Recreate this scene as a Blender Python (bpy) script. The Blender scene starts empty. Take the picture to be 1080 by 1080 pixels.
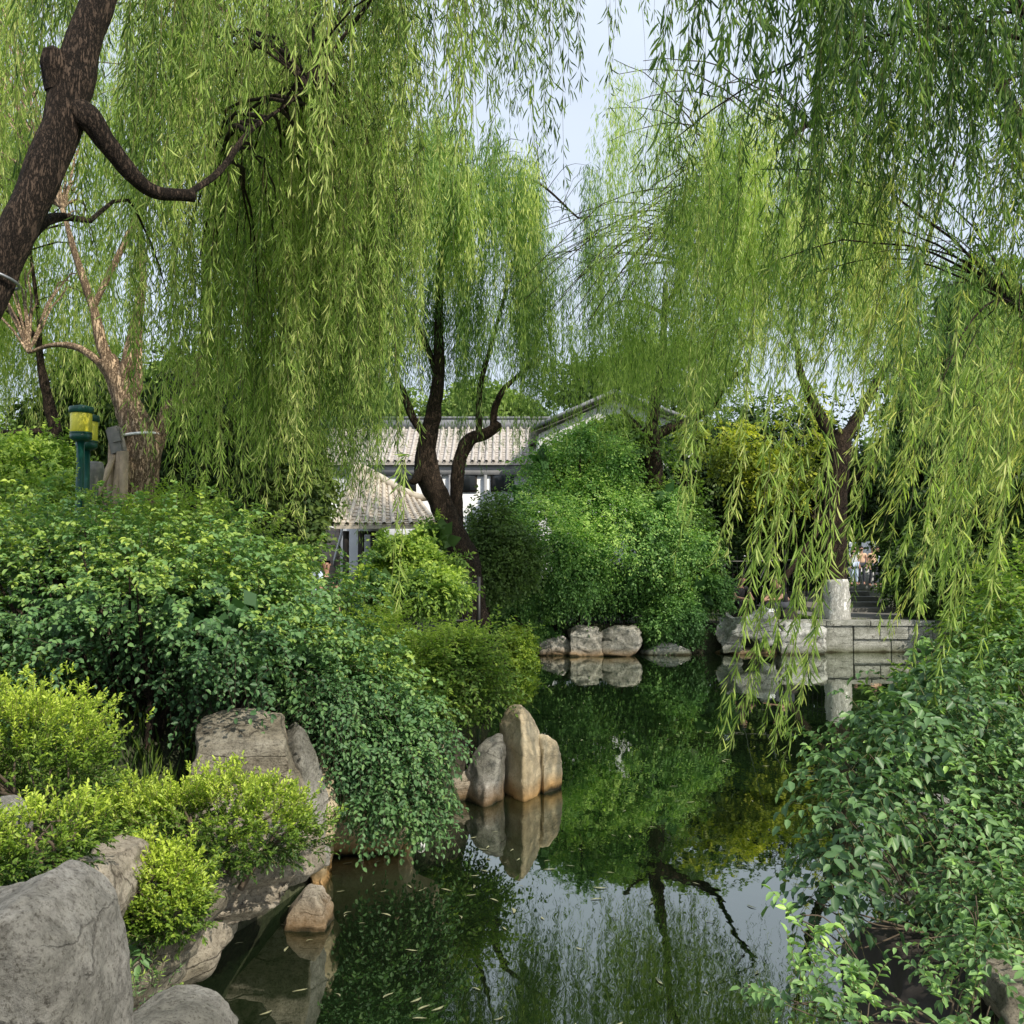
import bpy, bmesh, math, random
import numpy as np
from mathutils import Vector, Matrix
R = np.random.default_rng(7)
random.seed(7)
sc = bpy.context.scene
COL = sc.collection
PI = math.pi
# ------------------------------------------------------------------ camera frame (metres, water at -0.7)
F, H0 = 1037.0, 590.0
TH = math.atan((H0-540)/F)
EYE = np.array([0.0, 0.0, 1.6])
WZ = -0.7
def P(px, py, Y):
    """world point seen at photograph position (px,py) and standing Y metres ahead"""
    px = np.asarray(px, float); py = np.asarray(py, float); Y = np.asarray(Y, float)
    dx = (px-540)/F; dz = (540-py)/F
    y = math.cos(TH)-math.sin(TH)*dz; z = math.sin(TH)+math.cos(TH)*dz
    s = Y/y
    return np.stack(np.broadcast_arrays(dx*s, Y, 1.6+z*s), -1)
cam = bpy.data.cameras.new('camera'); co = bpy.data.objects.new('camera', cam); COL.objects.link(co)
co.location = EYE; co.rotation_euler = (PI/2+TH, 0, 0)
cam.sensor_fit = 'HORIZONTAL'; cam.angle = 2*math.atan(540/F); cam.clip_end = 3000; cam.clip_start = 0.05
sc.camera = co
sc.view_settings.view_transform = 'Standard'; sc.view_settings.look = 'None'; sc.view_settings.exposure = 0
# ------------------------------------------------------------------ light
SUN = Vector((0.52, -0.56, 0.66)).normalized()
W = bpy.data.worlds.new('World'); sc.world = W; W.use_nodes = True
nt = W.node_tree; bg = nt.nodes['Background']
sky = nt.nodes.new('ShaderNodeTexSky'); sky.sky_type = 'NISHITA'; sky.sun_disc = False
sky.sun_elevation = math.asin(SUN.z); sky.sun_rotation = math.atan2(SUN.x, SUN.y)
sky.air_density = 1.0; sky.dust_density = 2.2; sky.ozone_density = 1.0
tc_ = nt.nodes.new('ShaderNodeTexCoord'); nz_ = nt.nodes.new('ShaderNodeTexNoise'); nz_.inputs['Scale'].default_value = 2.2; nz_.inputs['Detail'].default_value = 6
mp_ = nt.nodes.new('ShaderNodeMapping'); mp_.inputs['Scale'].default_value = (1, 1, 2.5); nt.links.new(tc_.outputs['Generated'], mp_.inputs[0]); nt.links.new(mp_.outputs[0], nz_.inputs[0])
mr_ = nt.nodes.new('ShaderNodeMapRange'); mr_.inputs[1].default_value = .3; mr_.inputs[2].default_value = .7; mr_.inputs[3].default_value = .75; mr_.inputs[4].default_value = .97; nt.links.new(nz_.outputs[0], mr_.inputs[0])
hz_ = nt.nodes.new('ShaderNodeMix'); hz_.data_type = 'RGBA'; nt.links.new(mr_.outputs[0], hz_.inputs[0]); nt.links.new(sky.outputs[0], hz_.inputs[6]); hz_.inputs[7].default_value = (5.8, 6.5, 7.6, 1)   # thin high haze
nt.links.new(hz_.outputs[2], bg.inputs[0]); bg.inputs[1].default_value = 0.15
sl = bpy.data.lights.new('sun', 'SUN'); sl.energy = 5.0; sl.angle = math.radians(0.5); sl.color = (1, .92, .78)
so = bpy.data.objects.new('sun', sl); COL.objects.link(so); so.rotation_euler = (-SUN).to_track_quat('-Z', 'Y').to_euler()
so.location = (20, -20, 40)
sc.cycles.max_bounces = 8; sc.cycles.diffuse_bounces = 3; sc.cycles.glossy_bounces = 3; sc.cycles.transmission_bounces = 5
sc.cycles.use_denoising = True; sc.cycles.sample_clamp_indirect = 4.0
try: sc.cycles.denoiser = 'OPENIMAGEDENOISE'; sc.cycles.denoising_prefilter = 'ACCURATE'
except Exception: pass
# ------------------------------------------------------------------ materials
def newmat(name):
    m = bpy.data.materials.new(name); m.use_nodes = True
    t = m.node_tree
    for n in list(t.nodes): t.nodes.remove(n)
    out = t.nodes.new('ShaderNodeOutputMaterial')
    return m, t, out
def N(t, typ, **kw):
    n = t.nodes.new('ShaderNode'+typ)
    for k, v in kw.items():
        if k[0] == 'i' and k[1:].isdigit(): n.inputs[int(k[1:])].default_value = v
        elif k in [i.name for i in n.inputs]: n.inputs[k].default_value = v
        else: setattr(n, k, v)
    return n
def ramp(t, src, stops):
    r = t.nodes.new('ShaderNodeValToRGB'); e = r.color_ramp.elements
    while len(e) < len(stops): e.new(0.5)
    for el, (p, c) in zip(e, stops): el.position = p; el.color = (*c, 1) if len(c) == 3 else c
    t.links.new(src, r.inputs[0]); return r
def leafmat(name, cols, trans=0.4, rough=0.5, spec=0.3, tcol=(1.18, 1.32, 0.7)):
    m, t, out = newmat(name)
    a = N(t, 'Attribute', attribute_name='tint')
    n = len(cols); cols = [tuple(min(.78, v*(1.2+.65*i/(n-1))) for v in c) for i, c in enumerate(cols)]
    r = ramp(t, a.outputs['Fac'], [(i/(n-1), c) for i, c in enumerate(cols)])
    b = N(t, 'BsdfPrincipled', Roughness=rough); b.inputs['Specular IOR Level'].default_value = spec
    t.links.new(r.outputs[0], b.inputs['Base Color'])
    mul = N(t, 'Mix', data_type='RGBA', blend_type='MULTIPLY'); mul.inputs[0].default_value = 1
    mul.inputs[7].default_value = (*tcol, 1); t.links.new(r.outputs[0], mul.inputs[6])
    tr = N(t, 'BsdfTranslucent'); t.links.new(mul.outputs[2], tr.inputs[0])
    mx = N(t, 'MixShader', i0=trans); t.links.new(b.outputs[0], mx.inputs[1]); t.links.new(tr.outputs[0], mx.inputs[2])
    t.links.new(mx.outputs[0], out.inputs[0]); return m
def solid(name, col, rough=0.7, var=0.25, scale=6, metal=0, bump=0.0, col2=None, spec=0.5):
    m, t, out = newmat(name)
    tc = N(t, 'TexCoord'); nz = N(t, 'TexNoise', Scale=scale, Detail=6.0, Roughness=0.65)
    t.links.new(tc.outputs['Object'], nz.inputs[0])
    c2 = col2 or tuple(c*(1-var) for c in col); c1 = tuple(min(1, c*(1+var*.5)) for c in col)
    r = ramp(t, nz.outputs[0], [(0.3, c2), (0.7, c1)])
    b = N(t, 'BsdfPrincipled', Roughness=rough, Metallic=metal); b.inputs['Specular IOR Level'].default_value = spec
    t.links.new(r.outputs[0], b.inputs['Base Color'])
    if bump:
        bp = N(t, 'Bump', Strength=bump, Distance=0.02); t.links.new(nz.outputs[0], bp.inputs['Height']); t.links.new(bp.outputs[0], b.inputs['Normal'])
    t.links.new(b.outputs[0], out.inputs[0]); return m
def barkmat(name, dark, light, vs=14, white=None):
    m, t, out = newmat(name)
    tc = N(t, 'TexCoord'); mp = N(t, 'Mapping'); mp.inputs['Scale'].default_value = (1, 1, 0.22)
    t.links.new(tc.outputs['Object'], mp.inputs[0])
    nz = N(t, 'TexNoise', Scale=vs, Detail=8.0, Roughness=0.7); t.links.new(mp.outputs[0], nz.inputs[0])
    vo = N(t, 'TexVoronoi', Scale=vs*1.3, feature='DISTANCE_TO_EDGE'); 
    wv = N(t, 'Mix', data_type='RGBA', blend_type='ADD'); wv.inputs[0].default_value = .35
    t.links.new(mp.outputs[0], wv.inputs[6]); t.links.new(nz.outputs['Color'], wv.inputs[7]); t.links.new(wv.outputs[2], vo.inputs[0])
    mm = N(t, 'MapRange', i1=0.0, i2=0.22); t.links.new(vo.outputs['Distance'], mm.inputs[0])
    mu = N(t, 'Math', operation='MULTIPLY'); t.links.new(mm.outputs[0], mu.inputs[0]); t.links.new(nz.outputs[0], mu.inputs[1])
    r = ramp(t, mu.outputs[0], [(0.05, dark), (0.55, light)])
    b = N(t, 'BsdfPrincipled', Roughness=0.9); b.inputs['Specular IOR Level'].default_value = .2
    col = r.outputs[0]
    t.links.new(col, b.inputs['Base Color'])
    bp = N(t, 'Bump', Strength=0.9, Distance=0.03); t.links.new(mu.outputs[0], bp.inputs['Height']); t.links.new(bp.outputs[0], b.inputs['Normal'])
    t.links.new(b.outputs[0], out.inputs[0]); return m
def rockmat(name, c1, c2, c3, stain=(0.22, 0.125, 0.045), strata=3.0, water=WZ, scale=1.0, crack=.8, dirt=.8):
    m, t, out = newmat(name)
    g = N(t, 'NewGeometry'); sep = N(t, 'SeparateXYZ'); t.links.new(g.outputs['Position'], sep.inputs[0])
    n1 = N(t, 'TexNoise', Scale=2.3*scale, Detail=8.0, Roughness=0.62); t.links.new(g.outputs['Position'], n1.inputs[0])
    n2 = N(t, 'TexNoise', Scale=22*scale, Detail=9.0, Roughness=0.82); t.links.new(g.outputs['Position'], n2.inputs[0])
    mp = N(t, 'Mapping'); mp.inputs['Scale'].default_value = (0.7, 0.7, strata*2.2); mp.inputs['Rotation'].default_value = (0.08, 0.14, 0)
    t.links.new(g.outputs['Position'], mp.inputs[0])
    n3 = N(t, 'TexNoise', Scale=1.5*scale, Detail=7.0, Roughness=0.6, Distortion=0.6); t.links.new(mp.outputs[0], n3.inputs[0])
    # cracks
    wp = N(t, 'Mix', data_type='RGBA', blend_type='ADD'); wp.inputs[0].default_value = .5
    t.links.new(mp.outputs[0], wp.inputs[6]); t.links.new(n1.outputs['Color'], wp.inputs[7])
    vo = N(t, 'TexVoronoi', Scale=1.1*scale, feature='DISTANCE_TO_EDGE'); t.links.new(wp.outputs[2], vo.inputs[0])
    ckw = N(t, 'MapRange', i1=0.42, i2=0.62, i3=0.0005, i4=0.03); t.links.new(n1.outputs[0], ckw.inputs[0])
    ck = N(t, 'MapRange', i1=0.0); t.links.new(vo.outputs['Distance'], ck.inputs[0]); t.links.new(ckw.outputs[0], ck.inputs[2])
    a = N(t, 'Mix', data_type='FLOAT'); a.inputs[0].default_value = .5; t.links.new(n1.outputs[0], a.inputs[2]); t.links.new(n3.outputs[0], a.inputs[3])
    r = ramp(t, a.outputs[0], [(0.33, c1), (0.5, c2), (0.66, c3)])
    sp = ramp(t, n2.outputs[0], [(0.36, (.28, .27, .26)), (0.52, (.95, .95, .95)), (0.68, (1.3, 1.3, 1.28))])
    n5 = N(t, 'TexNoise', Scale=75*scale, Detail=4.0, Roughness=0.7); t.links.new(g.outputs['Position'], n5.inputs[0])
    pr = ramp(t, n5.outputs[0], [(0.36, (.35, .33, .3)), (0.47, (1, 1, 1))])
    n6 = N(t, 'TexNoise', Scale=1.1*scale, Detail=5.0, Roughness=0.6); mp6 = N(t, 'Mapping'); mp6.inputs['Location'].default_value = (7, 3, 1); t.links.new(g.outputs['Position'], mp6.inputs[0]); t.links.new(mp6.outputs[0], n6.inputs[0])
    lr = ramp(t, n6.outputs[0], [(0.42, (.55, .56, .52)), (0.56, (1, 1, 1))])
    m0 = N(t, 'Mix', data_type='RGBA', blend_type='MULTIPLY'); m0.inputs[0].default_value = dirt
    t.links.new(r.outputs[0], m0.inputs[6]); t.links.new(pr.outputs[0], m0.inputs[7])
    m01 = N(t, 'Mix', data_type='RGBA', blend_type='MULTIPLY'); m01.inputs[0].default_value = dirt
    t.links.new(m0.outputs[2], m01.inputs[6]); t.links.new(lr.outputs[0], m01.inputs[7])
    m1 = N(t, 'Mix', data_type='RGBA', blend_type='MULTIPLY'); m1.inputs[0].default_value = dirt*.95
    t.links.new(m01.outputs[2], m1.inputs[6]); t.links.new(sp.outputs[0], m1.inputs[7])
    ckr = ramp(t, ck.outputs[0], [(0, (.22, .2, .18)), (1, (1, 1, 1))])
    m2 = N(t, 'Mix', data_type='RGBA', blend_type='MULTIPLY'); m2.inputs[0].default_value = crack
    t.links.new(m1.outputs[2], m2.inputs[6]); t.links.new(ckr.outputs[0], m2.inputs[7])
    # stain just above the water
    ad = N(t, 'Math', operation='MULTIPLY_ADD', i1=0.22); t.links.new(n1.outputs[0], ad.inputs[0])
    ng = N(t, 'Math', operation='MULTIPLY', i1=-1.0); t.links.new(sep.outputs['Z'], ng.inputs[0]); t.links.new(ng.outputs[0], ad.inputs[2])
    mr = N(t, 'MapRange', i1=-water-0.20+.11, i2=-water+.02+.11); t.links.new(ad.outputs[0], mr.inputs[0])
    m3 = N(t, 'Mix', data_type='RGBA'); t.links.new(mr.outputs[0], m3.inputs[0]); t.links.new(m2.outputs[2], m3.inputs[6]); m3.inputs[7].default_value = (*stain, 1)
    mr2 = N(t, 'MapRange', i1=-water-0.045+.11, i2=-water+.11); t.links.new(ad.outputs[0], mr2.inputs[0])
    m4 = N(t, 'Mix', data_type='RGBA'); t.links.new(mr2.outputs[0], m4.inputs[0]); t.links.new(m3.outputs[2], m4.inputs[6]); m4.inputs[7].default_value = (.035, .03, .015, 1)
    b = N(t, 'BsdfPrincipled', Roughness=0.88); b.inputs['Specular IOR Level'].default_value = .25
    t.links.new(m4.outputs[2], b.inputs['Base Color'])
    hs = N(t, 'Math', operation='MULTIPLY_ADD', i1=.6); t.links.new(n2.outputs[0], hs.inputs[0]); t.links.new(n3.outputs[0], hs.inputs[2])
    hc = N(t, 'Math', operation='MULTIPLY_ADD', i1=.35*crack); t.links.new(ck.outputs[0], hc.inputs[0]); t.links.new(hs.outputs[0], hc.inputs[2])
    bp = N(t, 'Bump', Strength=0.9, Distance=0.06/scale); t.links.new(hc.outputs[0], bp.inputs['Height']); t.links.new(bp.outputs[0], b.inputs['Normal'])
    t.links.new(b.outputs[0], out.inputs[0]); return m

M = {}
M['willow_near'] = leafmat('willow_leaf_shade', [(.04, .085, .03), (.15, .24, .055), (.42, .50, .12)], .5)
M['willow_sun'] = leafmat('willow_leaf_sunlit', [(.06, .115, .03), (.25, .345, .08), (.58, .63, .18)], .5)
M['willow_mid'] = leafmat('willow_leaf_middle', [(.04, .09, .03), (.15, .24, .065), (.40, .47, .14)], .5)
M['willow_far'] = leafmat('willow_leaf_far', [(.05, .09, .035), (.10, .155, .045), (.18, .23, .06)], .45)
M['bush_dark'] = leafmat('shrub_leaf_dark', [(.035, .085, .033), (.07, .15, .055), (.12, .21, .065), (.26, .32, .06)], .3, .5, .45)
M['bush_mid'] = leafmat('shrub_leaf_middle', [(.05, .10, .025), (.12, .20, .04), (.25, .32, .055)], .4)
M['bush_bright'] = leafmat('hedge_leaf_bright', [(.04, .085, .018), (.12, .195, .025), (.30, .36, .05)], .35, .42, .4)
M['cover'] = leafmat('ground_cover_leaf', [(.035, .085, .028), (.075, .16, .048), (.16, .27, .07)], .35)
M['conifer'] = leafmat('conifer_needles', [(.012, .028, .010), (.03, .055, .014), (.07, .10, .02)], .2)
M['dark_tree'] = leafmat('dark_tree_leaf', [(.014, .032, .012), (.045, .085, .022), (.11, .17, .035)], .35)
M['yellow_tree'] = leafmat('yellowing_leaf', [(.06, .09, .015), (.17, .21, .025), (.34, .34, .04)], .4)
M['bamboo'] = leafmat('feathery_leaf', [(.045, .11, .035), (.13, .245, .07), (.32, .43, .12)], .42)
M['vine'] = leafmat('vine_leaf', [(.035, .08, .035), (.075, .145, .055), (.14, .24, .075), (.28, .42, .09)], .3, .45, .5)
M['far_tree'] = leafmat('far_tree_leaf', [(.05, .09, .03), (.10, .16, .04), (.18, .24, .06)], .4)
M['grass'] = leafmat('grass_blade', [(.03, .06, .015), (.06, .11, .02), (.12, .17, .03)], .3)
M['bark_dark'] = barkmat('bark_dark', (.010, .008, .006), (.10, .07, .05), 16)
M['bark_tan'] = barkmat('bark_tan', (.12, .08, .05), (.60, .44, .29), 12)
M['bark_thin'] = solid('twig_bark', (.10, .075, .05), .9, .4, 20)
M['twig_green'] = solid('willow_twig', (.16, .15, .05), .7, .3, 10)
M['white_paint'] = barkmat('limewash', (.50, .49, .44), (.9, .89, .85), 12)
M['rock_grey'] = rockmat('rock_grey', (.24, .23, .20), (.44, .42, .38), (.64, .62, .58), strata=1.0, crack=.55)
M['rock_beige'] = rockmat('rock_beige', (.28, .24, .18), (.50, .44, .35), (.68, .62, .53), strata=2.4)
M['rock_gold'] = rockmat('rock_gold', (.46, .36, .23), (.68, .56, .37), (.80, .70, .50), stain=(.46, .24, .06), strata=1.2, crack=.3, dirt=.35)
M['rock_far'] = rockmat('rock_far', (.28, .28, .26), (.56, .56, .53), (.80, .80, .76), stain=(.10, .11, .06), strata=1.6, scale=.8)
M['green_metal'] = solid('lamp_green_enamel', (.008, .075, .055), .35, .2, 8)
M['lamp_glass'] = solid('lamp_yellow_diffuser', (.80, .72, .06), .4, .06, 3)
M['plaster'] = solid('pale_plaster', (.74, .75, .76), .85, .3, .8)
M['plaster_white'] = solid('white_plaster', (.72, .73, .74), .85, .08, 2)
M['stone_trim'] = solid('grey_trim', (.30, .30, .31), .8, .2, 4)
M['ridge'] = solid('ridge_tile', (.20, .21, .23), .8, .25, 8)
M['tile'] = solid('roof_tile', (.48, .44, .40), .8, .35, 5)
M['tile_warm'] = solid('roof_tile_warm', (.52, .46, .38), .8, .35, 5)
M['dark_wood_and_shade'] = solid('dark_timber_and_shade', (.03, .024, .02), .7, .3, 9)
M['glass_dark'] = solid('dark_window', (.03, .035, .04), .15, .2, 2)
M['brick_pink'] = solid('pinkish_brick', (.42, .34, .30), .85, .25, 3)
M['concrete'] = solid('pier_stone', (.21, .20, .18), .85, .35, 3, bump=.4)
M['iron'] = solid('black_iron', (.015, .015, .016), .5, .3, 8)
M['steel'] = solid('steel_band', (.35, .36, .38), .4, .2, 8, metal=.8)
M['white_plastic'] = solid('white_plastic', (.75, .76, .76), .45, .08, 4)
M['skin'] = solid('skin', (.42, .24, .17), .55, .12, 8)
M['hair'] = solid('black_hair', (.012, .010, .009), .6, .3, 30)
M['shirt_black'] = solid('black_cloth', (.012, .012, .014), .85, .3, 12)
M['shirt_blue'] = solid('pale_blue_cloth', (.50, .60, .78), .85, .1, 10)
M['shirt_peach'] = solid('peach_cloth', (.72, .48, .32), .85, .12, 10)
M['shirt_white'] = solid('white_cloth', (.70, .72, .75), .85, .08, 10)
M['trouser'] = solid('dark_trousers', (.05, .055, .07), .85, .2, 10)
M['dead_leaf'] = solid('fallen_leaf', (.30, .30, .17), .6, .5, 30)
M['plank'] = solid('pale_plank', (.42, .32, .20), .8, .3, 12)
M['pot'] = solid('grey_stone_lamp', (.22, .21, .19), .8, .3, 15)
M['lily'] = solid('bright_leaf_clump', (.42, .5, .05), .6, .2, 15)
# ------------------------------------------------------------------ object helpers
def tag(o, label=None, cat=None, group=None, kind=None):
    if label: o['label'] = label
    if cat: o['category'] = cat
    if group: o['group'] = group
    if kind: o['kind'] = kind
    return o
def empty(name, loc, label, cat, group=None, rz=0):
    o = bpy.data.objects.new(name, None); COL.objects.link(o); o.location = tuple(float(v) for v in loc); o.rotation_euler.z = rz
    o.empty_display_size = .2
    return tag(o, label, cat, group)
def link(name, me, mat, parent=None, local=False):
    """mesh given in WORLD coordinates unless local"""
    o = bpy.data.objects.new(name, me); COL.objects.link(o)
    if mat is not None and not me.materials: me.materials.append(mat)
    if parent is not None:
        o.parent = parent
        if not local:
            off = Vector((0, 0, 0)); p = parent
            while p is not None: off += p.location; p = p.parent
            me.transform(Matrix.Translation(-off))
    return o
class Geo:
    def __init__(s): s.v = []; s.f = []; s.t = []; s.n = 0
    def add(s, v, f, t=None):
        v = np.asarray(v, np.float32).reshape(-1, 3); f = np.asarray(f, np.int64).reshape(-1, 4)
        if not len(v): return
        s.v.append(v); s.f.append(f+s.n); s.n += len(v)
        s.t.append(np.full(len(v), .5, np.float32) if t is None else np.asarray(t, np.float32))
    def build(s, name, mat, parent=None, smooth=False):
        v = np.concatenate(s.v); f = np.concatenate(s.f); t = np.concatenate(s.t)
        me = bpy.data.meshes.new(name)
        me.vertices.add(len(v)); me.vertices.foreach_set('co', v.ravel())
        me.loops.add(f.size); me.loops.foreach_set('vertex_index', f.ravel().astype(np.int32))
        me.polygons.add(len(f)); me.polygons.foreach_set('loop_start', np.arange(0, f.size, 4, dtype=np.int32))
        a = me.attributes.new('tint', 'FLOAT', 'POINT'); a.data.foreach_set('value', np.clip(t, 0, 1))
        me.update(calc_edges=True)
        if smooth: me.polygons.foreach_set('use_smooth', np.ones(len(f), bool))
        return link(name, me, mat, parent)
def unit(a): return a/np.maximum(np.linalg.norm(a, axis=-1, keepdims=True), 1e-9)
def leaves(g, p, d, n, L, Wd, tint, kind='o', fold=.25):
    """p base, d direction, n face normal hint"""
    k = len(p)
    if not k: return
    d = unit(d); s = unit(np.cross(d, n)); n = np.cross(s, d)
    L = np.broadcast_to(L, k)[:, None]; Wd = np.broadcast_to(Wd, k)[:, None]
    if kind == 'q':
        v = np.stack([p, p+d*L*.45+s*Wd*.5, p+d*L, p+d*L*.45-s*Wd*.5], 1)
        f = np.arange(k*4).reshape(k, 4); g.add(v, f, np.repeat(tint, 4)); return
    a, b, w1, w2 = (.28, .66, .42, .40) if kind == 'o' else (.25, .62, .46, .38)
    up = n*Wd*fold
    t = p+d*L-n*L*.10
    v = np.stack([p, p+d*L*a+s*Wd*w1+up, p+d*L*b+s*Wd*w2+up*.8, t, p+d*L*b-s*Wd*w2+up*.8, p+d*L*a-s*Wd*w1+up], 1)
    i = np.arange(k)[:, None]*6
    f = np.concatenate([i+np.array([[0, 1, 2, 3]]), i+np.array([[0, 3, 4, 5]])])
    g.add(v, f, np.repeat(tint, 6))
def tubes(g, pts, rad, sides=3):
    """pts (k,m,3), rad (k,m)"""
    k, m, _ = pts.shape
    tan = np.gradient(pts, axis=1); tan = unit(tan)
    ref = np.where(np.abs(tan[..., 2:3]) > .9, np.array([1., 0, 0]), np.array([0, 0, 1.]))
    u = unit(np.cross(tan, ref)); w = np.cross(tan, u)
    an = np.arange(sides)/sides*2*PI
    v = pts[:, :, None]+rad[:, :, None, None]*(np.cos(an)[None, None, :, None]*u[:, :, None]+np.sin(an)[None, None, :, None]*w[:, :, None])
    idx = np.arange(k*m*sides).reshape(k, m, sides)
    a = idx[:, :-1]; b = idx[:, 1:]
    f = np.stack([a, np.roll(a, -1, 2), np.roll(b, -1, 2), b], -1)
    g.add(v.reshape(-1, 3), f.reshape(-1, 4))
def catmull(pts, n=8):
    p = np.asarray(pts, float); p = np.vstack([2*p[0]-p[1], p, 2*p[-1]-p[-2]])
    o = []
    for i in range(1, len(p)-2):
        for t in np.arange(n)/n:
            o.append(.5*((2*p[i])+(-p[i-1]+p[i+1])*t+(2*p[i-1]-5*p[i]+4*p[i+1]-p[i+2])*t*t+(-p[i-1]+3*p[i]-3*p[i+1]+p[i+2])*t**3))
    o.append(p[-2]); return np.array(o)
# value noise, vectorised
_perm = np.random.default_rng(3).permutation(4096)
def vnoise(p):
    p = np.asarray(p, float); i = np.floor(p).astype(int); f = p-i; f = f*f*(3-2*f)
    def h(a, b, c): return _perm[(_perm[(_perm[a & 4095]+b) & 4095]+c) & 4095]/4095.
    x, y, z = i[..., 0], i[..., 1], i[..., 2]; fx, fy, fz = f[..., 0], f[..., 1], f[..., 2]
    r = 0
    for dx in (0, 1):
        for dy in (0, 1):
            for dz in (0, 1):
                r = r+h(x+dx, y+dy, z+dz)*(fx if dx else 1-fx)*(fy if dy else 1-fy)*(fz if dz else 1-fz)
    return r*2-1
def fbm(p, o=4, g=.5):
    r = 0; a = 1
    for k in range(o): r = r+a*vnoise(p*(2**k)+k*17.3); a *= g
    return r
def limb(g, pts, sides=14, rough=.09, n=8, seed=0):
    """pts rows (x,y,z,r)"""
    c = catmull(pts, n); q = c[:, :3]; r = np.maximum(c[:, 3], .003)
    m = len(q); tan = unit(np.gradient(q, axis=0))
    ref = np.array([.31, -.95, .05]); u = unit(np.cross(tan, ref)); w = np.cross(tan, u)
    an = np.arange(sides)/sides*2*PI
    ring = np.cos(an)[None, :, None]*u[:, None]+np.sin(an)[None, :, None]*w[:, None]
    base = q[:, None]+ring*r[:, None, None]
    nz = fbm(base*4+seed, 3)*rough*1.5+fbm(base*14+seed, 2)*rough*.5
    v = q[:, None]+ring*(r[:, None]*(1+nz))[..., None]
    v = np.concatenate([v.reshape(-1, 3), q[-1:]+tan[-1:]*r[-1]*.4]); last = m*sides
    idx = np.arange(m*sides).reshape(m, sides); a = idx[:-1]; b = idx[1:]
    f = np.stack([a, np.roll(a, -1, 1), np.roll(b, -1, 1), b], -1).reshape(-1, 4)
    e = idx[-1]; ids = np.arange(0, sides, 2)
    cap = np.stack([e[ids], e[(ids+1) % sides], e[(ids+2) % sides], np.full(len(ids), last)], -1)
    g.add(v, np.concatenate([f, cap]))
def plimb(rows):  # rows (px,py,Y,r)
    a = np.array(rows, float); return np.hstack([P(a[:, 0], a[:, 1], a[:, 2]), a[:, 3:4]])

def strands(gl, gs, top, ln, lean, L=.10, Wd=.012, sp=.03, kind='l', stem=True, tint=None, spread=.03, dens=1.0, sr=.0016, wob=.04, fade=True, gaps=True):
    n = len(top); ln = np.asarray(ln)
    if tint is None: tint = R.random(n)
    ph = R.random(n)*6.28; ph2 = R.random(n)*6.28; fr = R.uniform(1., 2.2, n); am = wob*R.uniform(.3, 1, n)
    out = R.normal(0, 1, (n, 2)); out = unit(out)*R.uniform(.05, .25, n)[:, None]
    def pos(i, s):
        l = ln[i]; arch = 1-np.exp(-s*l/.22)
        x = top[i, 0]+lean[i, 0]*l*s**1.25+am[i]*np.sin(fr[i]*s*l*2+ph[i])*s+out[i, 0]*arch
        y = top[i, 1]+lean[i, 1]*l*s**1.25+am[i]*np.cos(fr[i]*s*l*1.7+ph2[i])*s+out[i, 1]*arch
        z = top[i, 2]-l*s+.10*np.sin(np.minimum(s*l/.3, 1)*PI)
        return np.stack([x, y, z], -1)
    cnt = np.maximum((ln/sp).astype(int), 3)
    i = np.repeat(np.arange(n), cnt)
    s = R.random(len(i))
    keep = ((vnoise(np.stack([i*7.7, s*ln[i]*3.0, i*.31], -1)) > -.55) | (not gaps)) & (R.random(len(i)) < dens) & ((s > .04))
    i = i[keep]; s = s[keep]
    p = pos(i, s); tan = unit(pos(i, np.minimum(s+.03, 1.03))-p)
    az = R.random(len(i))*2*PI; h = np.stack([np.cos(az), np.sin(az), np.zeros_like(az)], -1)
    a = R.normal(.42 if kind != 'q' else .30, .20, len(i))[:, None]
    d = tan*np.cos(a)+h*np.sin(a)
    p = p+h*(R.random(len(i))**1.5*spread)[:, None]
    nn = R.normal(0, 1, (len(i), 3))
    sz = R.uniform(.6, 1.15, len(i))*(1-.35*np.clip((s-.8)/.2, 0, 1) if fade else 1)
    leaves(gl, p, d, nn, L*sz, Wd*sz, np.clip(tint[i]*.75+R.normal(.12, .14, len(i)), 0, 1), kind)
    if stem and gs is not None:
        m = 9; ss = np.linspace(0, 1, m)
        ii = np.repeat(np.arange(n), m); pp = pos(ii, np.tile(ss, n)).reshape(n, m, 3)
        rr = np.linspace(1.6, .5, m)[None]*sr*np.ones((n, 1)); tubes(gs, pp, rr, 3)

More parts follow.
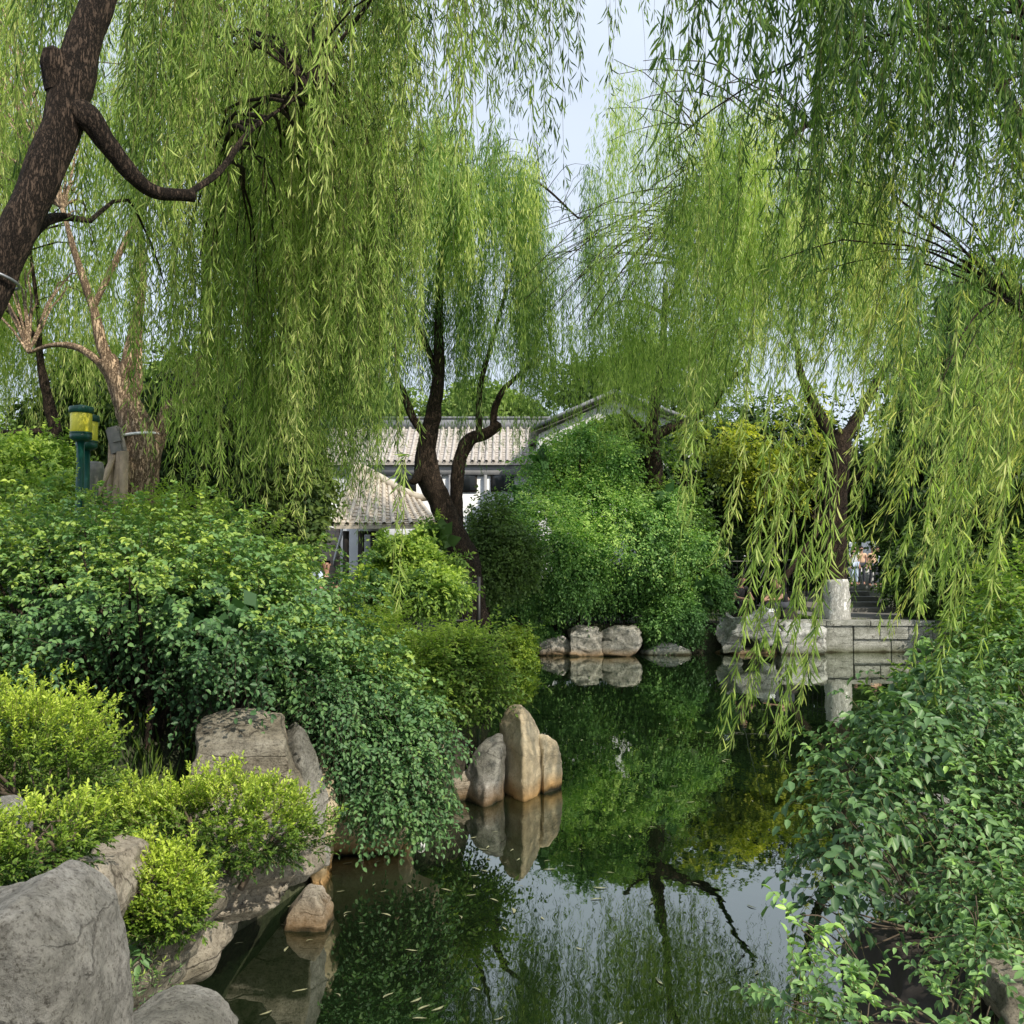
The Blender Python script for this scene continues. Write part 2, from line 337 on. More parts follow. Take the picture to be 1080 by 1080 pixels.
def willow(name, label, base, limbs, regions, mat, bark, extra=None, twigs=True):
    """limbs: list of (px,py,Y,r) rows; regions: dicts describing where curtains of twigs hang"""
    root = empty(name, base, label, 'tree')
    gt = Geo(); gb = Geo(); gl = Geo(); gs = Geo(); lp = []
    for k, lb in enumerate(limbs):
        rows = plimb(lb)
        limb(gt if (k == 0) else gb, rows, seed=k*5.1); lp.append(catmull(rows, 6)[:, :3])
    lp = np.concatenate(lp)
    for rg in regions:
        nc = rg['n']; x = R.uniform(rg['x'][0], rg['x'][1], nc); yt = R.uniform(rg['top'][0], rg['top'][1], nc)
        if 'dome' in rg:
            cx, hw, dh = rg['dome']; yt = yt+dh*((x-cx)/hw)**2
        if 'skip' in rg: a_, b_ = rg['skip']; x = np.where((x > a_) & (x < b_), x+(b_-a_), x)
        Y = R.uniform(rg['Y'][0], rg['Y'][1], nc); yb = R.uniform(rg['bot'][0], rg['bot'][1], nc)
        if 'slope' in rg: yb = yb+rg['slope']*(x-rg['x'][0])
        A = P(x, yt, Y); B = P(x, yb, Y)
        ln = np.maximum(A[:, 2]-B[:, 2], .25); ns = rg.get('ns', 10); rad = rg.get('rad', .3)
        lean0 = np.array(rg.get('lean', (0, 0))); tb = rg.get('tint', (0, 1))
        ct = R.uniform(tb[0], tb[1], nc)
        ci = np.repeat(np.arange(nc), ns); k = len(ci)
        off = R.normal(0, 1, (k, 3))*[rad, rad, rad*.25]; dd = np.linalg.norm(off[:, :2], axis=1)
        off[:, 2] -= dd*.4
        l2 = ln[ci]*R.uniform(.45, 1.05, k)
        ct_l = lean0+R.normal(0, .03, (nc, 2))
        strands(gl, gs, A[ci]+off, l2, ct_l[ci]+R.normal(0, .02, (k, 2)), rg.get('L', .1), rg.get('W', .012), rg.get('sp', .03), rg.get('kind', 'l'),
                twigs, np.clip(ct[ci]+R.normal(0, .1, k), 0, 1), rg.get('spread', .03), sr=rg.get('sr', .0016))
        # arching branch from nearest limb to every cluster
        dist = np.linalg.norm(A[:, None]-lp[None], axis=2)+np.maximum(lp[None, :, 2]-A[:, None, 2], 0)*.8
        j = dist.argmin(1); S = lp[j]; t = np.linspace(0, 1, 9)[None, :, None]
        D = np.linalg.norm(A-S, axis=1)[:, None, None]
        mid = S[:, None]*(1-t)+A[:, None]*t; mid = mid+np.array([0, 0, 1.])*(np.sin(t*PI)*D*.16)+R.normal(0, .007, mid.shape)*D*np.sin(t*PI)
        far = D[:, 0, 0] < rg.get('reach', 5)
        rr = np.linspace(1, .3, 9)[None]*np.clip(D[:, :, 0]*.006, .003, .018)
        if far.any(): tubes(gb, mid[far], rr[far], 5)
    if extra: extra(gl, gs, gb, gt, root, lp)
    gt.build('trunk', bark, root, True)
    if gb.n: gb.build('branches', bark, root, True)
    gl.build('foliage', mat, root)
    if twigs and gs.n: gs.build('hanging_twigs', M['twig_green'], root)
    return root

def blobpts(blobs, n, shell=.35, noise=.35, freq=1.6, lower=True):
    """random points near the surface of a union of ellipsoids; returns p, outward"""
    C = np.array([b[0] for b in blobs], float); Rr = np.array([b[1] for b in blobs], float)
    wgt = (Rr[:, 0]*Rr[:, 1]+Rr[:, 0]*Rr[:, 2]+Rr[:, 1]*Rr[:, 2]); wgt /= wgt.sum()
    i = R.choice(len(blobs), n*2, p=wgt); u = unit(R.normal(0, 1, (n*2, 3)))
    s = 1-shell*R.random(n*2)**1.6
    s = s*(1+noise*fbm(C[i]*3+u*freq, 3))
    p = C[i]+u*Rr[i]*s[:, None]
    q = (p[:, None]-C[None])/Rr[None]; inside = (np.linalg.norm(q, axis=2) < .72).sum(1)-(s < .72)
    k = inside <= 0
    if not lower: k &= u[:, 2] > -.35
    p = p[k][:n]; o = unit(u[k][:n]/Rr[i[k]][:n])
    return p, o
def sprays(gl, gs, p, o, S=.25, m=9, L=.04, Wd=.022, kind='o', up=.5, droop=.35, tint=None, flat=1.0, side=1.1, stem=True, sr=.0015, jit=.5):
    """twigs with leaves in two ranks"""
    k = len(p)
    if not k: return
    if tint is None: tint = R.random(k)
    D = unit(o+np.array([0, 0, up])+R.normal(0, jit, (k, 3)))
    Ls = S*R.uniform(.6, 1.2, k)
    u = (np.arange(m)+.6)/m; i = np.repeat(np.arange(k), m); s = np.tile(u, k)
    def pos(i, s): return p[i]+D[i]*(Ls[i]*s)[:, None]-np.array([0, 0, 1.])*(droop*Ls[i]*s*s)[:, None]
    q = pos(i, s); tan = unit(pos(i, s+.05)-q)
    upv = unit(np.array([0, 0, 1.])*flat+R.normal(0, .35, (len(i), 3))+o[i]*.4)
    sd = unit(np.cross(tan, upv)); sg = np.where(np.tile(np.arange(m), k) % 2 == 0, 1, -1)[:, None]
    ang = np.clip(R.normal(side, .2, len(i)), .2, 1.5)[:, None]
    ang = np.where((np.tile(np.arange(m), k) == m-1)[:, None], .1, ang)
    d = tan*np.cos(ang)+sd*sg*np.sin(ang)+R.normal(0, .12, (len(i), 3))-np.array([0, 0, .12])
    sz = R.uniform(.65, 1.15, len(i))
    nn = unit(upv+R.normal(0, .25, (len(i), 3)))
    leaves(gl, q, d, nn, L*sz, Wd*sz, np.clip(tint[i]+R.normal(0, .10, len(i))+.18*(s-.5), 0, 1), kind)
    if stem and gs is not None:
        ss = np.linspace(0, 1, 4); ii = np.repeat(np.arange(k), 4)
        pp = pos(ii, np.tile(ss, k)).reshape(k, 4, 3); tubes(gs, pp, np.ones((k, 1))*np.linspace(1.3, .5, 4)[None]*sr, 3)
def pblob(px, py, Y, rx, ry, rd=None):
    c = P(px, py, Y); return (c, (rx*Y/F, (rd if rd is not None else rx*Y/F), ry*Y/F))
def bush(name, label, cat, base, blobs, n, mat, S=.25, m=9, L=.04, Wd=.022, stems=7, tb=(0, 1), part='foliage', bark=None, fill=0, **kw):
    root = empty(name, base, label, cat)
    shell = kw.pop('shell', .4); noise = kw.pop('noise', .3); freq = kw.pop('freq', 1.6); stem = kw.pop('stem', True); hl = kw.pop('hl', .35); srad = kw.pop('srad', .02)
    gl = Geo(); gs = Geo()
    p, o = blobpts(blobs, int(n*1.15), shell, noise, freq); kh = fbm(p*(2.2 if L > .03 else 5)+31, 3) > -.42; p = p[kh]; o = o[kh]
    cl = fbm(p*1.7+9, 3)*.35+.5
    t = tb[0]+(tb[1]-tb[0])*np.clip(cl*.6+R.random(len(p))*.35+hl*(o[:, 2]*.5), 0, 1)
    sprays(gl, gs if stem else None, p, o, S, m, L, Wd, tint=t, **kw)
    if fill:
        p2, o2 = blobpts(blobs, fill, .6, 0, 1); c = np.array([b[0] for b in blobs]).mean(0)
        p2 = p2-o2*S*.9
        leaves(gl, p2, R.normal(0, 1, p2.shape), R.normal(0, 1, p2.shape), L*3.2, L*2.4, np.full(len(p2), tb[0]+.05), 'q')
    gb = Geo(); b0 = np.array(base, float)
    for q in range(stems):
        bl = blobs[q % len(blobs)]; e = bl[0]+unit(R.normal(0, 1, 3))*np.array(bl[1])*.55
        s0 = b0+[R.normal(0, .05), R.normal(0, .05), -.05]; mid = s0*.5+e*.5+R.normal(0, .10, 3)*np.linalg.norm(e-s0)*.5
        limb(gb, np.array([[*s0, srad*1.3], [*mid, srad*.8], [*e, srad*.3]]), sides=7, n=7, seed=q)
        for w in range(3):
            e2 = e+unit(R.normal(0, 1, 3))*np.array(bl[1])*.6; limb(gb, np.array([[*mid, srad*.6], [*(mid*.4+e2*.6+R.normal(0, .04, 3)), srad*.4], [*e2, srad*.15]]), sides=5, n=5)
    if gb.n: gb.build('stem', bark or M['bark_thin'], root, True)
    gl.build(part, mat, root)
    if gs.n: gs.build('twigs', M['bark_thin'] if kind_dark(mat) else M['twig_green'], root)
    return root
def kind_dark(m): return 'dark' in m.name

def clumptree(name, label, base, blobs, n, mat, L=.14, tr=.2, bark=None, cat='tree', tb=(0, 1), group=None, fill=0, limbs=6, S=.5, m=7, shell=.6, noise=.45, flat=.4, jit=.8):
    root = empty(name, base, label, cat, group)
    gl = Geo(); gt = Geo()
    p, o = blobpts(blobs, int(n*1.25), shell, noise, 2.2); kh = fbm(p*1.5+31, 3) > -.28; p = p[kh]; o = o[kh]
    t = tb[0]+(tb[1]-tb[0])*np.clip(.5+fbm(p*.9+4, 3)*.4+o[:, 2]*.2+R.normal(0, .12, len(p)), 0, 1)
    sprays(gl, None, p, o, S, m, L, L*.55, 'q', .2, .4, t, flat, 1.0, False, jit=jit)
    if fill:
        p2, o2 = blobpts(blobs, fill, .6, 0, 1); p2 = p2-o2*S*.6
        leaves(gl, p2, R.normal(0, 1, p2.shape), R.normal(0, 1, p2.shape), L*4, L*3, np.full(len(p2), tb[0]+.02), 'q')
    C = np.array([b[0] for b in blobs]); top = C[C[:, 2].argmax()]; b0 = np.array(base, float)
    md = b0*.5+np.array([top[0], top[1], top[2]])*.5
    limb(gt, np.array([[*(b0-[0, 0, .2]), tr*1.2], [*(b0*.7+md*.3), tr], [*md, tr*.75], [*top, tr*.25]]), sides=10)
    gt.build('trunk', bark or M['bark_dark'], root, True)
    gb = Geo()
    for q in range(limbs):
        bl = blobs[q % len(blobs)]; e = bl[0]+unit(R.normal(0, 1, 3))*np.array(bl[1])*.7; s0 = b0*.55+top*.45+(md-(b0*.5+top*.5))
        limb(gb, np.array([[*s0, tr*.4], [*(s0*.5+e*.5+[0, 0, .2]), tr*.25], [*e, tr*.08]]), sides=6, n=5, seed=q)
    if gb.n: gb.build('branches', bark or M['bark_dark'], root, True)
    gl.build('crown', mat, root)
    return root

# ------------------------------------------------------------------ bmesh bits
def bm_obj(name, bm, mat, parent=None, smooth=False, local=False):
    me = bpy.data.meshes.new(name); bm.normal_update(); bm.to_mesh(me); bm.free()
    if smooth:
        for p in me.polygons: p.use_smooth = True
    return link(name, me, mat, parent, local)
def box(bm, c, s, rot=None, bev=0):
    r = bmesh.ops.create_cube(bm, size=1); vs = r['verts']
    mt = Matrix.Translation(c) @ (rot.to_4x4() if rot else Matrix.Identity(4)) @ Matrix.Diagonal((*s, 1))
    bmesh.ops.transform(bm, matrix=mt, verts=vs)
    if bev:
        es = list({e for v in vs for e in v.link_edges}); bmesh.ops.bevel(bm, geom=es, offset=bev, segments=2, affect='EDGES')
def mbox(name, c, s, mat, parent=None, bev=0, rot=None):
    bm = bmesh.new(); box(bm, c, s, rot, bev); return bm_obj(name, bm, mat, parent)
def lathe(bm, prof, c, seg=24):
    rings = []
    for r, z in prof:
        rings.append([bm.verts.new((c[0]+r*math.cos(a), c[1]+r*math.sin(a), c[2]+z)) for a in np.arange(seg)/seg*2*PI])
    for a, b in zip(rings, rings[1:]):
        for i in range(seg): bm.faces.new((a[i], a[(i+1) % seg], b[(i+1) % seg], b[i]))
    bm.faces.new(rings[0][::-1]); bm.faces.new(rings[-1])

# ------------------------------------------------------------------ rocks
def rock(label, outline, Y, thick, mat, seed=0, vox=None, amp=.045, strat=.02, name='rock', back=.35, group=None, drop=0.0, tilt=0.0, plane=None, cuts=7, planes=(), hull=None):
    """a boulder with the front outline of the photograph (closed form, lofted in depth, remeshed and weathered)"""
    a = np.array(outline, float); w = P(a[:, 0], a[:, 1], a[:, 2] if a.shape[1] > 2 else Y)
    c = w.mean(0); per = []
    secs = [(-.5, .70), (-.46, .88), (-.36, .97), (-.05, 1.0), (.2, .97), (.4, .8), (.5, .5)]
    # densify outline
    m = len(w); d = np.concatenate([w[i]+(w[(i+1) % m]-w[i])*np.arange(3)[:, None]/3 for i in range(m)])
    bm = bmesh.new(); rings = []
    cc = c.copy()
    for t, s in secs:
        q = cc+(d-cc)*s; q = q.copy(); q[:, 1] = Y+t*thick+tilt*(q[:, 2]-cc[2])
        rings.append([bm.verts.new(v) for v in q])
    for r0, r1 in zip(rings, rings[1:]):
        k = len(r0)
        for i in range(k): bm.faces.new((r0[i], r0[(i+1) % k], r1[(i+1) % k], r1[i]))
    for r0 in (rings[0], rings[-1]):
        cv = bm.verts.new(np.mean([v.co[:] for v in r0], axis=0)); k = len(r0)
        for i in range(k): bm.faces.new((r0[i], r0[(i+1) % k], cv))
    if hull is not None:
        bm.free(); bm = bmesh.new(); r2 = np.random.default_rng(seed+9)
        if a.shape[1] > 2: hp = w
        else: hp = np.concatenate([c+(w-c)*sc_*[1, 0, 1]*(1+r2.normal(0, .07, (m, 1)))+[0, t*thick*(1+r2.normal(0, .15)), 0] for t, sc_ in ((-.5, .97), (-.2, 1.0), (.5, .85))])
        for v in hp: bm.verts.new(v)
        res = bmesh.ops.convex_hull(bm, input=bm.verts)
        bmesh.ops.delete(bm, geom=[v for v in res['geom_interior'] if isinstance(v, bmesh.types.BMVert)], context='VERTS')
        cuts = hull
    bmesh.ops.recalc_face_normals(bm, faces=bm.faces)
    rr = np.random.default_rng(seed+50); ext = np.array([np.ptp(w[:, 0]), thick, np.ptp(w[:, 2])])/2
    for q in range(cuts+len(planes)):
        nn = rr.normal(0, 1, 3); nn[1] = -abs(nn[1])*1.4; nn = unit(nn); fk = rr.uniform(.74, .90)
        if q >= cuts: nn = unit(np.array(planes[q-cuts][:3], float)); fk = planes[q-cuts][3]
        sup = max(float(np.dot(np.array(v.co)-[c[0], Y, c[2]], nn)) for v in bm.verts)
        res = bmesh.ops.bisect_plane(bm, geom=list(bm.verts)+list(bm.edges)+list(bm.faces), plane_co=Vector(np.array([c[0], Y, c[2]])+nn*sup*fk), plane_no=Vector(nn), clear_outer=True)
        ed = [e for e in res['geom_cut'] if isinstance(e, bmesh.types.BMEdge)]
        if ed: bmesh.ops.holes_fill(bm, edges=ed)
    me = bpy.data.meshes.new(name); bm.to_mesh(me); bm.free()
    o = bpy.data.objects.new('tmp', me); COL.objects.link(o)
    size = max(np.ptp(w[:, 0]), np.ptp(w[:, 2]), thick)
    md = o.modifiers.new('r', 'REMESH'); md.mode = 'VOXEL'; md.voxel_size = vox or max(size/60, .012)
    md2 = o.modifiers.new('s', 'SMOOTH'); md2.iterations = 1; md2.factor = .5
    dg = bpy.context.evaluated_depsgraph_get(); m2 = bpy.data.meshes.new_from_object(o.evaluated_get(dg))
    bpy.data.objects.remove(o); bpy.data.meshes.remove(me)
    n = len(m2.vertices); v = np.empty(n*3, np.float32); m2.vertices.foreach_get('co', v); v = v.reshape(-1, 3).astype(float)
    nr = np.empty(n*3, np.float32); m2.vertices.foreach_get('normal', nr); nr = nr.reshape(-1, 3)
    fq = 1.6/size
    e = fbm(v*fq+seed*3.1, 3)
    # faceting: ridged noise quantised a little
    rd = 1-np.abs(fbm(v*fq*1.6+seed*7.7+5, 3))
    st = vnoise(np.stack([v[:, 0]*1.5/size, v[:, 1]*1.5/size, v[:, 2]*14/size+fbm(v*2/size, 2)*1.4], -1)+seed)
    st = np.tanh(st*6)
    fine = fbm(v*9/size+seed, 4, .55)
    v = v+nr*(size*(amp*(e*1.1+rd*.7-.5)+strat*st*.6+.010*fine))[:, None]
    me2 = m2; me2.vertices.foreach_set('co', v.astype(np.float32).ravel()); me2.update()
    me2.polygons.foreach_set('use_smooth', np.ones(len(me2.polygons), bool))
    me2.name = name; me2.materials.clear()
    ob = link(name, me2, mat); return tag(ob, label, 'rock', group)

# ================================================================== SETTING
poly = np.array([(-1.6, 2.2), (-1.78, 3.6), (-1.8, 4.6), (-2.0, 5.6), (-1.7, 6.4), (-1.5, 7.2), (-1.6, 8.2), (-1.2, 9.0), (-.35, 9.7), (-.5, 10.6),
                 (-1.5, 12), (-2.2, 14), (-2.6, 18), (-1.6, 22), (-.2, 23.6), (1.0, 24.2), (3, 24.4), (5, 24.5), (6.2, 24.9), (7.2, 24.95), (11.2, 24.95), (11.6, 22), (9.0, 16), (6.4, 10.5),
                 (4.4, 7.4), (3.3, 5.6), (2.9, 4.2), (2.7, 2.2), (2.2, 1.2), (-1.0, 1.2)])
def sdist(x, y):
    q = np.stack([x, y], -1); d = np.full(x.shape, 1e9); ins = np.zeros(x.shape, bool)
    for i in range(len(poly)):
        a = poly[i]; b = poly[(i+1) % len(poly)]; e = b-a; t = np.clip(((q-a)@e)/(e@e), 0, 1)
        d = np.minimum(d, np.linalg.norm(q-(a+t[..., None]*e), axis=-1))
        c = (a[1] > q[..., 1]) != (b[1] > q[..., 1])
        with np.errstate(divide='ignore', invalid='ignore'):
            ins ^= c & (q[..., 0] < (b[0]-a[0])*(q[..., 1]-a[1])/(b[1]-a[1])+a[0])
    return np.where(ins, -d, d)
def smooth(x, a, b): t = np.clip((x-a)/(b-a), 0, 1); return t*t*(3-2*t)
def gz(x, y):
    x = np.asarray(x, float); y = np.asarray(y, float); d = sdist(x, y)
    z = -1.7+1.7*smooth(d, -.45, .22)
    z = np.where(d > 0, z+.05*fbm(np.stack([x, y, x*0], -1)*.7, 3)*smooth(d, .2, 1), z)
    bump = 1.75*np.exp(-(((x+5.0)/3.0)**2+((y-12.5)/3.6)**2))+.9*np.exp(-(((x+3.4)/1.4)**2+((y-8.3)/2)**2))
    z = z+bump*smooth(d, .25, 1.6)
    z = z-.25*smooth(d, .0, .5)*np.exp(-((y-5)/1.5)**2)*(x < 0)
    return z
xs = np.concatenate([[-700, -300, -120, -60, -35, -22], np.arange(-15, 16.1, .22), [20, 28, 40, 70, 130, 300, 700]])
ys = np.concatenate([[-300, -100, -40, -15, -5], np.arange(-1, 32, .22), [34, 37, 42, 50, 65, 90, 150, 300, 900]])
X, Yy = np.meshgrid(xs, ys); Z = gz(X, Yy)
g = Geo(); idx = np.arange(X.size).reshape(X.shape)
g.add(np.stack([X, Yy, Z], -1).reshape(-1, 3), np.stack([idx[:-1, :-1], idx[:-1, 1:], idx[1:, 1:], idx[1:, :-1]], -1).reshape(-1, 4))
def groundmat():
    m, t, out = newmat('soil_and_moss')
    ge = N(t, 'NewGeometry'); n1 = N(t, 'TexNoise', Scale=1.2, Detail=8.0); n2 = N(t, 'TexNoise', Scale=30.0, Detail=6.0)
    t.links.new(ge.outputs['Position'], n1.inputs[0]); t.links.new(ge.outputs['Position'], n2.inputs[0])
    r = ramp(t, n1.outputs[0], [(.35, (.05, .04, .028)), (.52, (.04, .055, .02)), (.7, (.09, .08, .05))])
    r2 = ramp(t, n2.outputs[0], [(.3, (.4, .4, .4)), (.7, (1.2, 1.2, 1.2))])
    mx = N(t, 'Mix', data_type='RGBA', blend_type='MULTIPLY'); mx.inputs[0].default_value = 1
    t.links.new(r.outputs[0], mx.inputs[6]); t.links.new(r2.outputs[0], mx.inputs[7])
    b = N(t, 'BsdfPrincipled', Roughness=.95); t.links.new(mx.outputs[2], b.inputs['Base Color'])
    bp = N(t, 'Bump', Strength=.8, Distance=.03); t.links.new(n2.outputs[0], bp.inputs['Height']); t.links.new(bp.outputs[0], b.inputs['Normal'])
    t.links.new(b.outputs[0], out.inputs[0]); return m
tag(g.build('ground', groundmat(), None, True), kind='structure')
# water
def watermat():
    m, t, out = newmat('pond_water')
    ge = N(t, 'NewGeometry')
    mp = N(t, 'Mapping'); mp.inputs['Scale'].default_value = (1.0, .55, 1)
    t.links.new(ge.outputs['Position'], mp.inputs[0])
    n1 = N(t, 'TexNoise', Scale=1.7, Detail=3.0, Roughness=.5); t.links.new(mp.outputs[0], n1.inputs[0])
    n2 = N(t, 'TexNoise', Scale=9.0, Detail=2.0); t.links.new(mp.outputs[0], n2.inputs[0])
    n3 = N(t, 'TexNoise', Scale=.5, Detail=4.0); t.links.new(ge.outputs['Position'], n3.inputs[0])
    ad = N(t, 'Math', operation='MULTIPLY_ADD', i1=.18); t.links.new(n2.outputs[0], ad.inputs[0]); t.links.new(n1.outputs[0], ad.inputs[2])
    bp = N(t, 'Bump', Strength=.045, Distance=.05); t.links.new(ad.outputs[0], bp.inputs['Height'])
    r = ramp(t, n3.outputs[0], [(.35, (.004, .006, .003)), (.62, (.007, .016, .005))])
    df = N(t, 'BsdfDiffuse'); t.links.new(r.outputs[0], df.inputs[0])
    gl = N(t, 'BsdfGlossy', Roughness=.012); gl.inputs[0].default_value = (.93, .97, .90, 1); t.links.new(bp.outputs[0], gl.inputs['Normal'])
    fr = N(t, 'Fresnel', IOR=1.9); t.links.new(bp.outputs[0], fr.inputs['Normal'])
    fm = N(t, 'Math', operation='MULTIPLY_ADD', i1=1.15, i2=.06); fm.use_clamp = True; t.links.new(fr.outputs[0], fm.inputs[0])
    mx = N(t, 'MixShader'); t.links.new(fm.outputs[0], mx.inputs[0]); t.links.new(df.outputs[0], mx.inputs[1]); t.links.new(gl.outputs[0], mx.inputs[2])
    t.links.new(mx.outputs[0], out.inputs[0]); return m
g = Geo(); g.add([(-3.6, .8, WZ), (12.6, .8, WZ), (12.6, 25.2, WZ), (-3.6, 25.2, WZ)], [(0, 1, 2, 3)])
tag(g.build('pond_water', watermat()), kind='structure')
# far paved path and steps
bm = bmesh.new()
a = P(900, 655, 25.0)
box(bm, (9.6, 35, .03), (3.2, 19, .12))
tag(bm_obj('path', bm, M['concrete']), kind='structure')
bm = bmesh.new()
for k in range(4): box(bm, (9.85, 28.6+k*.75, .08+.13*k), (2.4, .74, .26+.0*k))
box(bm, (9.85, 36.2, .44), (2.4, 10, .22))
o = bm_obj('stone_steps', bm, M['concrete']); tag(o, 'low grey stone steps leading up the path beside the whitewashed trunk', 'steps')

# ================================================================== BUILDINGS
def slope_roof(name, parent, e0, e1, r0, r1, mat, pitch=.24, rr=.055, sag=.25, th=.12):
    """tiled slope: eave edge e0-e1, ridge edge r0-r1; cover tiles run up the slope"""
    e0, e1, r0, r1 = [np.array(v, float) for v in (e0, e1, r0, r1)]
    g = Geo(); m = 8
    def pt(u, s): 
        q = (e0*(1-u)+e1*u)*(1-s)+(r0*(1-u)+r1*u)*s; q = q.copy(); q[2] -= sag*math.sin(s*PI)*.5*(1-s*.5)*1.0; return q
    nu = 12; grid = np.array([[pt(u, s) for s in np.linspace(0, 1, m)] for u in np.linspace(0, 1, nu)])
    idx = np.arange(nu*m).reshape(nu, m); f = np.stack([idx[:-1, :-1], idx[1:, :-1], idx[1:, 1:], idx[:-1, 1:]], -1).reshape(-1, 4)
    g.add(grid.reshape(-1, 3), f); low = grid.copy(); low[..., 2] -= th; g.add(low.reshape(-1, 3), f[:, ::-1])
    # front fascia
    fe = np.stack([grid[:-1, 0], grid[1:, 0], low[1:, 0], low[:-1, 0]], 1).reshape(-1, 3); g.add(fe, np.arange(len(fe)).reshape(-1, 4))
    n = max(int(np.linalg.norm(e1-e0)/pitch), 3)
    pts = np.array([[pt((k+.5)/n, s)+[0, 0, rr*.5] for s in np.linspace(-.015, 1, m)] for k in range(n)])
    tubes(g, pts, np.full(pts.shape[:2], rr), 6)
    # tile courses as low lips
    for s in np.linspace(0.02, .97, 14):
        ln = np.array([[pt(u, s)+[0, 0, .015] for u in np.linspace(0, 1, 6)]]); tubes(g, ln, np.full((1, 6), .022), 4)
    return g.build(name, mat, parent)
def bar(g, a, b, w, h):
    a = np.array(a, float); b = np.array(b, float); d = unit(b-a); s = unit(np.cross(d, [0, 0, 1]))*w/2; u = np.array([0, 0, h/2.])
    v = [a-s-u, a+s-u, a+s+u, a-s+u, b-s-u, b+s-u, b+s+u, b-s+u]
    g.add(v, [(0, 3, 2, 1), (4, 5, 6, 7), (0, 1, 5, 4), (1, 2, 6, 5), (2, 3, 7, 6), (3, 0, 4, 7)])
# A: long white hall behind the middle willow, Y 38
A = empty('garden_hall', (-2.0, 40, 0), 'long white hall with a grey tiled roof and plain ridge behind the middle willow', 'building')
zr = P(480, 447, 41)[2]; ze = P(480, 487, 38)[2]
xa, xb = P(318, 480, 38)[0], P(575, 480, 38)[0]
g = Geo(); bar(g, (xa, 40, (ze-.2)/2), (xb, 40, (ze-.2)/2), 3.4, ze-.2); g.build('wall', M['plaster'], A)
slope_roof('roof', A, (xa-.3, 38, ze), (xb+.3, 38, ze), (xa-.3, 41, zr-.15), (xb+.3, 41, zr-.15), M['tile'], .27, .07)
slope_roof('roof', A, (xb+.3, 44, ze), (xa-.3, 44, ze), (xb+.3, 41.02, zr-.15), (xa-.3, 41.02, zr-.15), M['tile'], .27, .07)
g = Geo(); bar(g, (xa-.3, 41, zr), (xb+.3, 41, zr), .3, .42); bar(g, (xa-.3, 41, zr+.24), (xb+.3, 41, zr+.24), .4, .08); g.build('ridge', M['ridge'], A)
g = Geo(); bar(g, (xa, 38.22, ze-.28), (xb, 38.22, ze-.28), .1, .42); g.build('eave_beam', M['stone_trim'], A)
for wx, w_, in ((398, .5), (429, .62), (492, .7), (530, .8)):
    c = P(wx, 503, 38.27)
    g = Geo(); bar(g, (c[0]-w_/2-.06, 38.27, c[2]), (c[0]+w_/2+.06, 38.27, c[2]), .06, 1.2); w = g.build('window', M['dark_wood_and_shade'], A)
    g = Geo(); bar(g, (c[0]-w_/2, 38.23, c[2]), (c[0]+w_/2, 38.23, c[2]), .04, 1.05); g.build('pane', M['glass_dark'], w)
for wx in (464, 475, 512, 548):
    c = P(wx, 500, 38.24); g = Geo(); bar(g, (c[0]-.06, 38.2, (ze-.5)/2), (c[0]+.06, 38.2, (ze-.5)/2), .12, ze-.5); g.build('post', M['stone_trim'], A)
# B: pavilion with curved ridge, Y 28
B = empty('garden_pavilion', (-3.4, 29, 0), 'low open pavilion with sunlit curved tile roof and dark timber posts', 'pavilion')
e0 = P(352, 553, 26); e1 = P(468, 553, 26); r0 = P(352, 500, 28.5); r1 = P(446, 522, 28.5)
slope_roof('roof', B, e0, e1, P(375, 492, 28.5), P(440, 524, 28.5), M['tile_warm'], .24, .06, .2)
slope_roof('roof', B, P(468, 553, 31), P(352, 553, 31), P(440, 524, 28.52), P(375, 492, 28.52), M['tile_warm'], .24, .06, .2)
g = Geo()
tubes(g, catmull([P(*q) for q in ((372, 488, 28.5), (400, 503, 28.4), (420, 515, 28.2), (441, 524, 28.1), (452, 524, 28))], 6)[None], np.full((1, 25), .11), 8)
tubes(g, catmull([P(*q) for q in ((375, 492, 28.4), (365, 520, 27.2), (352, 553, 26))], 6)[None], np.full((1, 13), .09), 8)
g.build('ridge', M['tile_warm'], B, True)
for wx, yy in ((365, 26.3), (381, 26.3), (394, 26.5), (333, 26.3), (455, 26.4)):
    c = P(wx, 560, yy); g = Geo(); tubes(g, np.array([[[c[0], yy, -.1], [c[0], yy, c[2]]]]), np.full((1, 2), .085), 10); g.build('post', M['dark_wood_and_shade'], B)
g = Geo(); c0 = P(326, 549, 26.3); c1 = P(466, 551, 26.3); bar(g, c0, c1, .12, .14); bar(g, P(381, 562, 26.3), P(394, 562, 26.4), .06, .09); g.build('beam', M['dark_wood_and_shade'], B)
g = Geo(); c0 = P(366, 575, 27.5); c1 = P(405, 575, 27.5); bar(g, (c0[0], 27.5, 1.5), (c1[0], 27.5, 1.5), .1, 3.0); g.build('screen_wall', M['plaster_white'], B)
